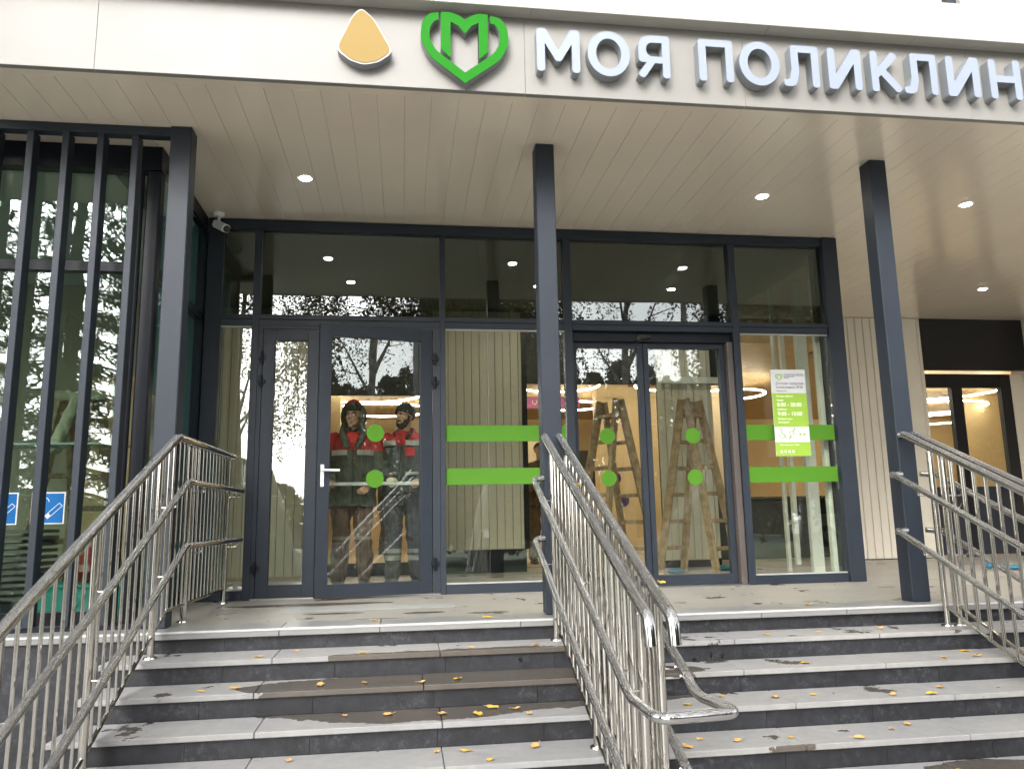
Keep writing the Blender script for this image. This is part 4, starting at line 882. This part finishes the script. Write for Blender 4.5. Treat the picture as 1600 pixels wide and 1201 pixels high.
    if style['head'] == 'hood':
        hd = MB(); hd.ball((0, 0, 0), 1, 32); bmesh.ops.delete(hd.bm, geom=[v for v in hd.bm.verts if v.co.y < -.30 + .12 * abs(v.co.z)], context='VERTS')
        for v in hd.bm.verts: v.co = h(v.co.x * .118, .018 + v.co.y * .142, .012 + v.co.z * .150 * (1.0 if v.co.z > 0 else 1.15))
        o = hd.build('hood', style['hood_m'], t, True); mo = o.modifiers.new('s', 'SOLIDIFY'); mo.thickness = .016; mo.offset = -1
        ring = [h(.112 * math.cos(a), -.032 - .022 * abs(math.cos(a)) * 0, .008 + .150 * math.sin(a)) for a in np.linspace(-.25 * PI, 1.25 * PI, 30)]
        MB().tube(ring, .013, 10).build('hood_rim', style['hood_m'], t, True)
        MB().ball(h(0, -.002, .085), (.080, .090, .060), 20, HR).build('cap', style['cap2'], t, True)
        c = MB()
        for s in (-1, 1): c.chain([h(s * .095, -.03, -.09), (s * .105, -.09, 1.50), (s * .07, -.150, 1.42), (s * .045, -.172, 1.36)], [.028, .036, .034, .022], 12)
        c.chain([(-.10, .04, 1.52), (0, .10, 1.53), (.10, .04, 1.52)], [.04, .045, .04], 12)
        remeshed(c, 'collar', style['hood_m'], t, .008, 2, .01, 9)
        MB().ball((0, -.105, 1.43), (.070, .058, .095), 18).build('shirt', style['cap_m'], t, True)
        MB().chain([(-.03, -.085, 1.54), (0, -.118, 1.50), (.035, -.085, 1.545)], [.018, .022, .018], 10).build('undershirt', HAIRD, t, True)
    if style['head'] == 'beanie':
        hd = MB(); hd.ball((0, 0, 0), 1, 60); bmesh.ops.delete(hd.bm, geom=[v for v in hd.bm.verts if v.co.z < (-.34 - .46 * v.co.y)], context='VERTS')
        for v in hd.bm.verts: v.co = h(v.co.x * .087, .018 + v.co.y * .106, .036 + v.co.z * .100)
        o = hd.build('beanie', style['cap_m'], t, True); mo = o.modifiers.new('s', 'SOLIDIFY'); mo.thickness = .009; mo.offset = 1
        bd = MB(); bd.ball(h(0, -.038, -.090), (.053, .052, .038), 14, HR); bd.ball(h(0, -.072, -.100), (.026, .022, .022), 12, HR); bd.ball(h(-.046, -.030, -.060), (.020, .036, .034), 12, HR); bd.ball(h(.046, -.030, -.060), (.020, .036, .034), 12, HR)
        for s in (-1, 1): bd.chain([h(s * .066, -.004, .0), h(s * .063, -.018, -.05), h(s * .040, -.058, -.082)], [.010, .016, .018], 10)
        bd.chain([h(-.028, -.086, -.052), h(0, -.0975, -.044), h(.028, -.086, -.052)], [.006, .0065, .006], 8)
        remeshed(bd, 'beard', HAIRD, t, .0045, 1, .003, 60)
        c = MB(); c.chain([(-.085, -.06, 1.50), (-.07, .04, 1.54), (0, .085, 1.55), (.07, .04, 1.54), (.085, -.06, 1.50), (.05, -.12, 1.45)], [.026, .028, .028, .028, .026, .02], 12); c.chain([(-.085, -.06, 1.50), (-.04, -.125, 1.44)], [.026, .02], 12)
        remeshed(c, 'collar', style['cap_m'], t, .008, 2)
        if style.get('pocket'): MB().box(.045, .145, -.176, -.160, 1.262, 1.352, bev=.006).build('chest_pocket', style['pocket'], t, True)
    if style['head'] == 'hair':
        hd = MB(); hd.ball((0, 0, 0), 1, 24); bmesh.ops.delete(hd.bm, geom=[v for v in hd.bm.verts if v.co.z < (-.1 - v.co.y * .6)], context='VERTS')
        for v in hd.bm.verts: v.co = h(v.co.x * .082, .018 + v.co.y * .100, .034 + v.co.z * .090)
        o = hd.build('hair', HAIRD, t, True); mo = o.modifiers.new('s', 'SOLIDIFY'); mo.thickness = .008; mo.offset = 1
    return t
GRY = (.075, .088, .070); GRYD = (.05, .055, .05); RED = (.36, .03, .03); STR = (.24, .26, .21)
J1 = cloth_mat('jacket_green_grey', [(0, GRY), (1.325, RED)], red_x=-.252)
H1 = cloth_mat('hood_cloth', [(0, (.085, .095, .075)), (1.795, (.50, .04, .04))]); CAPD = mat('cap_dark', (.03, .03, .025), .9); REDC = mat('red_shirt', (.55, .03, .03), .75, 0, 0, 1, .15, 12)
J2 = cloth_mat('jacket_grey_red', [(0, (.07, .08, .085)), (1.37, RED)])
T1 = cloth_mat('trousers_brown', [(0, (.12, .085, .068)), (.47, (.22, .20, .17)), (.505, (.135, .095, .075))]); T2 = cloth_mat('trousers_dark', [(0, (.05, .053, .062)), (.26, (.2, .21, .21)), (.31, (.05, .053, .062)), (.33, (.19, .2, .2)), (.37, (.050, .055, .066))])
person('person in hooded red and grey work jacket and brown trousers behind the glass door', (-.49, 2.68), 0, -17, -4,
       [dict(sh=(-.205, 0, 1.445), el=(-.275, -.02, 1.15), wr=(-.20, -.200, 1.035), fd=(0, -1, -.12), pn=(.1, -.1, -1), thumb=1, curl=(60, 75, 50)),
        dict(sh=(.205, 0, 1.445), el=(.285, -.02, 1.14), wr=(.175, -.215, 1.00), fd=(-.45, -.7, -.55), pn=(-.7, .2, -.5), thumb=-1, curl=(38, 40, 25))],
       J1, T1, dict(head='hood', hood_m=H1, cap_m=REDC, cap2=CAPD, hem=.79, strip=1.285, flaps=True, zip=True))
person('bearded person in black beanie and red yoked jacket, pale glove on the bar', (.015, 2.74), math.radians(-14), -28, 2,
       [dict(sh=(-.195, 0, 1.44), el=(-.235, -.09, 1.15), wr=(-.055, -.262, 1.045), fd=(.05, -1, -.15), pn=(0, -.1, -1), thumb=1, curl=(55, 70, 50), glove=True),
        dict(sh=(.20, 0, 1.44), el=(.285, -.06, 1.14), wr=(.185, -.225, 1.03), fd=(0, -1, -.15), pn=(0, -.1, -1), thumb=-1, curl=(60, 70, 50))],
       J2, T2, dict(head='beanie', cap_m=mat('black_knit', (.02, .024, .018), .95, 0, .3, 120), hem=.90, strip=1.375, zip=True, pocket=mat('red_pocket', (.36, .03, .03), .85, 0, 0, 1, .2, 12)), sc=1.005)
person('person in a brown jacket standing deep in the lobby beside the slatted partition', (2.0, 6.2), 0, 10, 0,
       [dict(sh=(-.2, 0, 1.41), el=(-.26, -.02, 1.15), wr=(-.12, -.22, 1.08), fd=(.6, -.7, 0), pn=(.2, -.3, -1), thumb=1, curl=(50, 50, 30)), dict(sh=(.2, 0, 1.41), el=(.27, -.02, 1.15), wr=(.13, -.23, 1.08), fd=(-.6, -.7, 0), pn=(-.2, -.3, -1), thumb=-1, curl=(50, 50, 30))],
       cloth_mat('jacket_brown', [(0, (.12, .08, .045)), (1.9, (.1, .06, .04))]), cloth_mat('trousers_ochre', [(0, (.13, .09, .05)), (1.9, (.1, .06, .04))]), dict(head='hair', hem=.85), sc=.97, vox=.009)
person('person in dark work clothes far back between the two men', (-.32, 10.6), math.radians(60), 0, 20,
       [dict(sh=(-.2, 0, 1.41), el=(-.26, -.05, 1.15), wr=(-.2, -.2, .98), fd=(0, -1, -.3), pn=(.3, 0, -1), thumb=1), dict(sh=(.2, 0, 1.41), el=(.27, -.05, 1.15), wr=(.2, -.2, .98), fd=(0, -1, -.3), pn=(-.3, 0, -1), thumb=-1)],
       cloth_mat('jacket_dark', [(0, (.04, .045, .04)), (1.9, (.04, .045, .04))]), cloth_mat('trousers_grey', [(0, (.05, .05, .048)), (1.9, (.05, .05, .048))]), dict(head='hair', hem=.85), vox=.009)
tag(MB().box(-.86, .26, 2.375, 2.41, .985, 1.018, bev=.005).build('metal_bar', mat('bar_metal', (.42, .46, .45), .4, .3), None, True), 'pale grey metal bar held level by both men behind the door', 'bar')
# ================================================================== TREES AND STREET BEHIND THE CAMERA (seen reflected in the glass)
def leafmat(name, c1, c2, sc=1.2):
    m = mat(name, c1, .65, 0, 0, 1, .0, sc, var2=c2); b = m.node_tree.nodes['Principled BSDF']; b.inputs['Transmission Weight'].default_value = 0; return m
BLEAF = leafmat('birch_leaves', (.035, .050, .018), (.17, .13, .030)); GLEAF = leafmat('dense_leaves', (.025, .035, .015), (.16, .10, .02)); NEED = leafmat('spruce_needles', (.012, .025, .016), (.030, .050, .028)); FLEAF = leafmat('forest_leaves', (.03, .045, .022), (.07, .065, .03), .3)
BARK = mat('birch_bark', (.42, .40, .36), .8, 0, .4, 12, .0, 5, var2=(.05, .045, .04)); SBARK = mat('spruce_bark', (.07, .05, .035), .9, 0, .5, 14, .3, 6)
def ln(a, b, n): return [a + (b - a) * k / (n - 1) for k in range(n)]
def weeping_birch(x, y, h, spread, nstr, low, lab, leaves=BLEAF, per=60, lsz=.030, tr=.14, branch_from=.3, lean=0, cx=0, cy=0):
    t = empty('birch_tree', (x, y, GZ), lab, 'tree', 'trees reflected in the entrance glass')
    mb = MB(); pts = [Vector((lean * (k / 8) ** 1.3 + .06 * math.sin(k * 1.3), .05 * math.sin(k), h * k / 8)) for k in range(9)]
    for i in range(8): mb.seg(pts[i], pts[i + 1], tr * (1 - i / 9), tr * (1 - (i + 1) / 9), 12)
    for k in range(9):
        f = random.uniform(branch_from, .9); p = Vector((lean * f ** 1.3, 0, h * f)); a = random.uniform(0, 2 * PI); q = p + Vector((math.cos(a) * spread * .6 + cx * .5, math.sin(a) * spread * .6 + cy * .5, h * .16)); mb.seg(p, q, tr * .4 * (1 - f * .5), tr * .12, 7)
        for j in range(3):
            a2 = a + random.uniform(-.9, .9); mb.seg(p.lerp(q, .4 + .2 * j), p.lerp(q, .4 + .2 * j) + Vector((math.cos(a2), math.sin(a2), random.uniform(-.1, .5))) * spread * .35, tr * .12, .01, 5)
    mb.build('trunk', BARK, t, True)
    C = []
    K = max(5, int(nstr / 13)); cl = []
    for c in range(K):
        a = random.uniform(0, 2 * PI); r = spread * math.sqrt(random.random()); cl.append((r * math.cos(a), r * math.sin(a), random.uniform(.5, 1.0) * h * (1 - .25 * (r / spread) ** 2), random.uniform(.1, .85)))
    for s in range(nstr):
        c_ = random.choice(cl); top = c_[2] + random.uniform(-.9, .3); bot = low + max(0, top - low) * min(1, max(0, c_[3] + random.uniform(-.22, .22)))
        if top - bot < .2: continue
        px, py = c_[0] + random.gauss(0, .36) + cx + lean * .6, c_[1] + random.gauss(0, .36) + cy; n = int(per * (top - bot) / 2.5) + 4
        zz_ = np.linspace(top, bot, n); sway = .18 * np.sin(np.linspace(0, 3, n) + s)
        C.append(np.stack([px + sway + rng.normal(0, .07, n), py + rng.normal(0, .07, n), zz_ + rng.normal(0, .04, n)], 1))
    C = np.concatenate(C); N = len(C); A = rng.normal(size=(N, 3)); A /= np.linalg.norm(A, axis=1)[:, None]; B = np.cross(A, rng.normal(size=(N, 3))); B /= np.linalg.norm(B, axis=1)[:, None]
    sz = rng.uniform(.6, 1.35, (N, 1)) * lsz
    quads('crown', C, A * sz, B * sz * .75, leaves, t); return t
weeping_birch(.6, -10.6, 12, 3.6, 460, 3.8, 'weeping birch with olive yellow leaves mirrored above the swing doors', per=95, lsz=.036, tr=.16, branch_from=.5)
weeping_birch(-4.2, -11.5, 11, 2.3, 230, 3.2, 'birch with hanging branches mirrored in the narrow left leaf', per=90, lsz=.035, tr=.13)
weeping_birch(6.8, -14, 13, 1.8, 40, 4.8, 'sparse birch with bare trunk mirrored in the left sliding leaf', per=60, lsz=.034, tr=.17, lean=.3)
weeping_birch(7.5, -10.2, 12, 1.6, 26, 5.2, 'thick pale birch trunk mirrored in the right sliding leaf', per=60, lsz=.034, tr=.17, cx=-.6, lean=-.2)
weeping_birch(11.5, -12.5, 11, 3.2, 640, 3.0, 'dense golden green tree mirrored in the right transom', GLEAF, per=110, lsz=.050, tr=.2, branch_from=.5)
weeping_birch(9.6, -21, 6.0, 1.9, 170, 2.0, 'low yellowish birch mirrored beside the thick trunk', per=90, lsz=.05, tr=.12)
weeping_birch(4.4, -13.5, 9.5, 1.3, 200, 2.8, 'slim dark birch mirrored left of the sliding doors', GLEAF, per=100, lsz=.045, tr=.12)
weeping_birch(2.6, -20, 12, 2.6, 1100, .4, 'dense dark tree mirrored behind the green bands', GLEAF, per=150, lsz=.085, tr=.2, branch_from=.4)
weeping_birch(17.5, -20, 12, 4.0, 900, .4, 'broad dark tree mirrored behind the information board', GLEAF, per=150, lsz=.085, tr=.2, branch_from=.4)
weeping_birch(21.5, -12, 12, 4.2, 900, .4, 'huge dark tree far right mirrored in the far doors', GLEAF, per=150, lsz=.085, tr=.22, branch_from=.4)
weeping_birch(30, -19, 13, 5, 900, .4, 'second dark tree standing farthest right on the lawn', GLEAF, per=150, lsz=.10, tr=.22, branch_from=.4)
def spruce(x, y, h, r0, lab, z0=.8, n=25):
    t = empty('spruce_tree', (x, y, GZ), lab, 'tree', 'spruces reflected in the bay glass')
    mb = MB(); mb.seg((0, 0, 0), (0, 0, h), .2, .02, 12); C = []
    for k in range(n):
        f = k / n; z = z0 + (h - z0) * f; R_ = r0 * (1 - f) ** .8 + .15; nb = 7
        for j in range(nb):
            a = 2 * PI * j / nb + k * 1.7 + random.uniform(-.2, .2); L_ = R_ * random.uniform(.75, 1.1); tip = Vector((math.cos(a) * L_, math.sin(a) * L_, z - .22 * L_)); st_ = Vector((0, 0, z)); mb.seg(st_, tip, .03 * (1 - f) + .008, .005, 5)
            m_ = int(74 * L_) + 10; s = rng.uniform(.15, 1, m_) ** .8; wdt = .28 * (1.1 - s)
            side = np.array([-math.sin(a), math.cos(a), 0]); P = np.outer(1 - s, st_) + np.outer(s, tip) + np.outer(rng.normal(0, 1, m_) * wdt, side); P[:, 2] += -np.abs(rng.normal(0, .10, m_)) - .05 * s
            C.append(P)
    mb.build('trunk', SBARK, t, True)
    C = np.concatenate(C); N = len(C); A = rng.normal(size=(N, 3)); A[:, 2] -= .6; A /= np.linalg.norm(A, axis=1)[:, None]; B = np.cross(A, rng.normal(size=(N, 3))); B /= np.linalg.norm(B, axis=1)[:, None]
    quads('crown', C, A * rng.uniform(.05, .11, (N, 1)), B * rng.uniform(.012, .03, (N, 1)), NEED, t)
spruce(-5.8, -8.0, 12, 2.6, 'dark spruce mirrored in the left bay glass between the fins'); spruce(-8.9, -8.8, 13, 2.6, 'second dark spruce mirrored at the far left of the bay glass'); spruce(-15, -16, 13, 3.2, 'tall dark spruce standing farthest left across the lawn')
# distant tree line, one mass
C = []
for k in range(150):
    x = -75 + k * 1.0 + random.uniform(-.5, .5); hh = (3.4 + 9.0 * min(1, max(0, (x - 2) / 8))) * (1 + .22 * noise.noise(Vector((x * .13, 0, 0)))) + random.uniform(-.5, .8); n = int(120 * hh)
    u = rng.uniform(0, 1, n); zz_ = GZ + u * hh; R_ = 1.5 * np.sqrt(np.clip(1 - u ** 2.5, 0, 1)); a = rng.uniform(0, 2 * PI, n)
    C.append(np.stack([x + R_ * np.cos(a), -48 + R_ * np.sin(a) + rng.normal(0, .3, n), zz_], 1))
C = np.concatenate(C); N = len(C); A = rng.normal(size=(N, 3)); A /= np.linalg.norm(A, axis=1)[:, None]; B = np.cross(A, rng.normal(size=(N, 3))); B /= np.linalg.norm(B, axis=1)[:, None]
o = quads('distant_woods', C, A * .20, B * .17, FLEAF); tag(o, 'low dark line of distant trees across the road', 'woods', kind='stuff')
# white truck on the road
t = empty('truck', (18.5, -24, GZ), 'white lorry cab with dark load bed mirrored low in the right pane', 'truck')
TW = mat('truck_white', (.75, .77, .78), .35); TG = mat('truck_glass', (.02, .025, .03), .1)
mb = MB(); q = [(-1.1, .55), (-1.15, 1.25), (-.75, 2.25), (-.6, 2.45), (.55, 2.5), (.6, .55)]
vs1 = [mb.bm.verts.new((a, -1.05, b)) for a, b in q]; vs2 = [mb.bm.verts.new((a, 1.05, b)) for a, b in q]; mb.bm.faces.new(vs1); mb.bm.faces.new(vs2[::-1])
for i in range(6): mb.bm.faces.new((vs1[i], vs1[(i + 1) % 6], vs2[(i + 1) % 6], vs2[i]))
mb.build('cab', TW, t)
MB().box(-.75, .2, -1.062, -1.052, 1.45, 2.1).box(-.75, .2, 1.052, 1.062, 1.45, 2.1).build('side_window', TG, t)
MB().box(.75, 5.2, -1.15, 1.15, .95, 1.10).box(.75, 5.2, -1.15, -1.05, 1.101, 1.8).box(.75, 5.2, 1.05, 1.15, 1.101, 1.8).box(.75, .85, -1.04, 1.04, 1.101, 2.0).build('load_bed', mat('truck_grey', (.12, .13, .14), .5), t)
for x in (-.35, 3.6):
    for y in (-1, 1):
        wh_ = MB().seg((x, y * .85, .45), (x, y * 1.1, .45), .45, n=24).build('wheel', RUBBER, t, True); MB().seg((x, y * 1.09, .45), (x, y * 1.12, .45), .24, n=16).build('rim', mat('rim', (.4, .4, .4), .4), t)
for (cx_, cy_, c_, nm) in [(-13, -29, (.45, .46, .48), 'silver'), (-5.5, -29, (.05, .06, .09), 'dark blue'), (9, -29, (.30, .04, .03), 'dark red')]:
    t = empty('parked_car', (cx_, cy_, GZ), nm + ' parked car across the lawn, only mirrored in the glass', 'car', 'cars parked across the lawn')
    mb = MB(); q = [(-2.1, .3), (-2.15, .8), (-1.3, .95), (-.7, 1.42), (.9, 1.45), (1.6, 1.0), (2.15, .9), (2.15, .3)]
    vs1 = [mb.bm.verts.new((a, -.82, b)) for a, b in q]; vs2 = [mb.bm.verts.new((a, .82, b)) for a, b in q]; mb.bm.faces.new(vs1); mb.bm.faces.new(vs2[::-1])
    for i in range(len(q)): mb.bm.faces.new((vs1[i], vs1[(i + 1) % len(q)], vs2[(i + 1) % len(q)], vs2[i]))
    bmesh.ops.bevel(mb.bm, geom=mb.bm.edges[:], offset=.08, segments=2, affect='EDGES')
    mb.build('body', mat('paint_' + nm.replace(' ', '_'), c_, .3), t, True)
    MB().box(-.95, 1.2, -.835, -.822, .98, 1.34).box(-.95, 1.2, .822, .835, .98, 1.34).build('side_windows', TG, t)
    for x in (-1.3, 1.35):
        for y in (-1, 1): MB().seg((x, y * .62, .32), (x, y * .84, .32), .32, n=20).build('wheel', RUBBER, t, True)
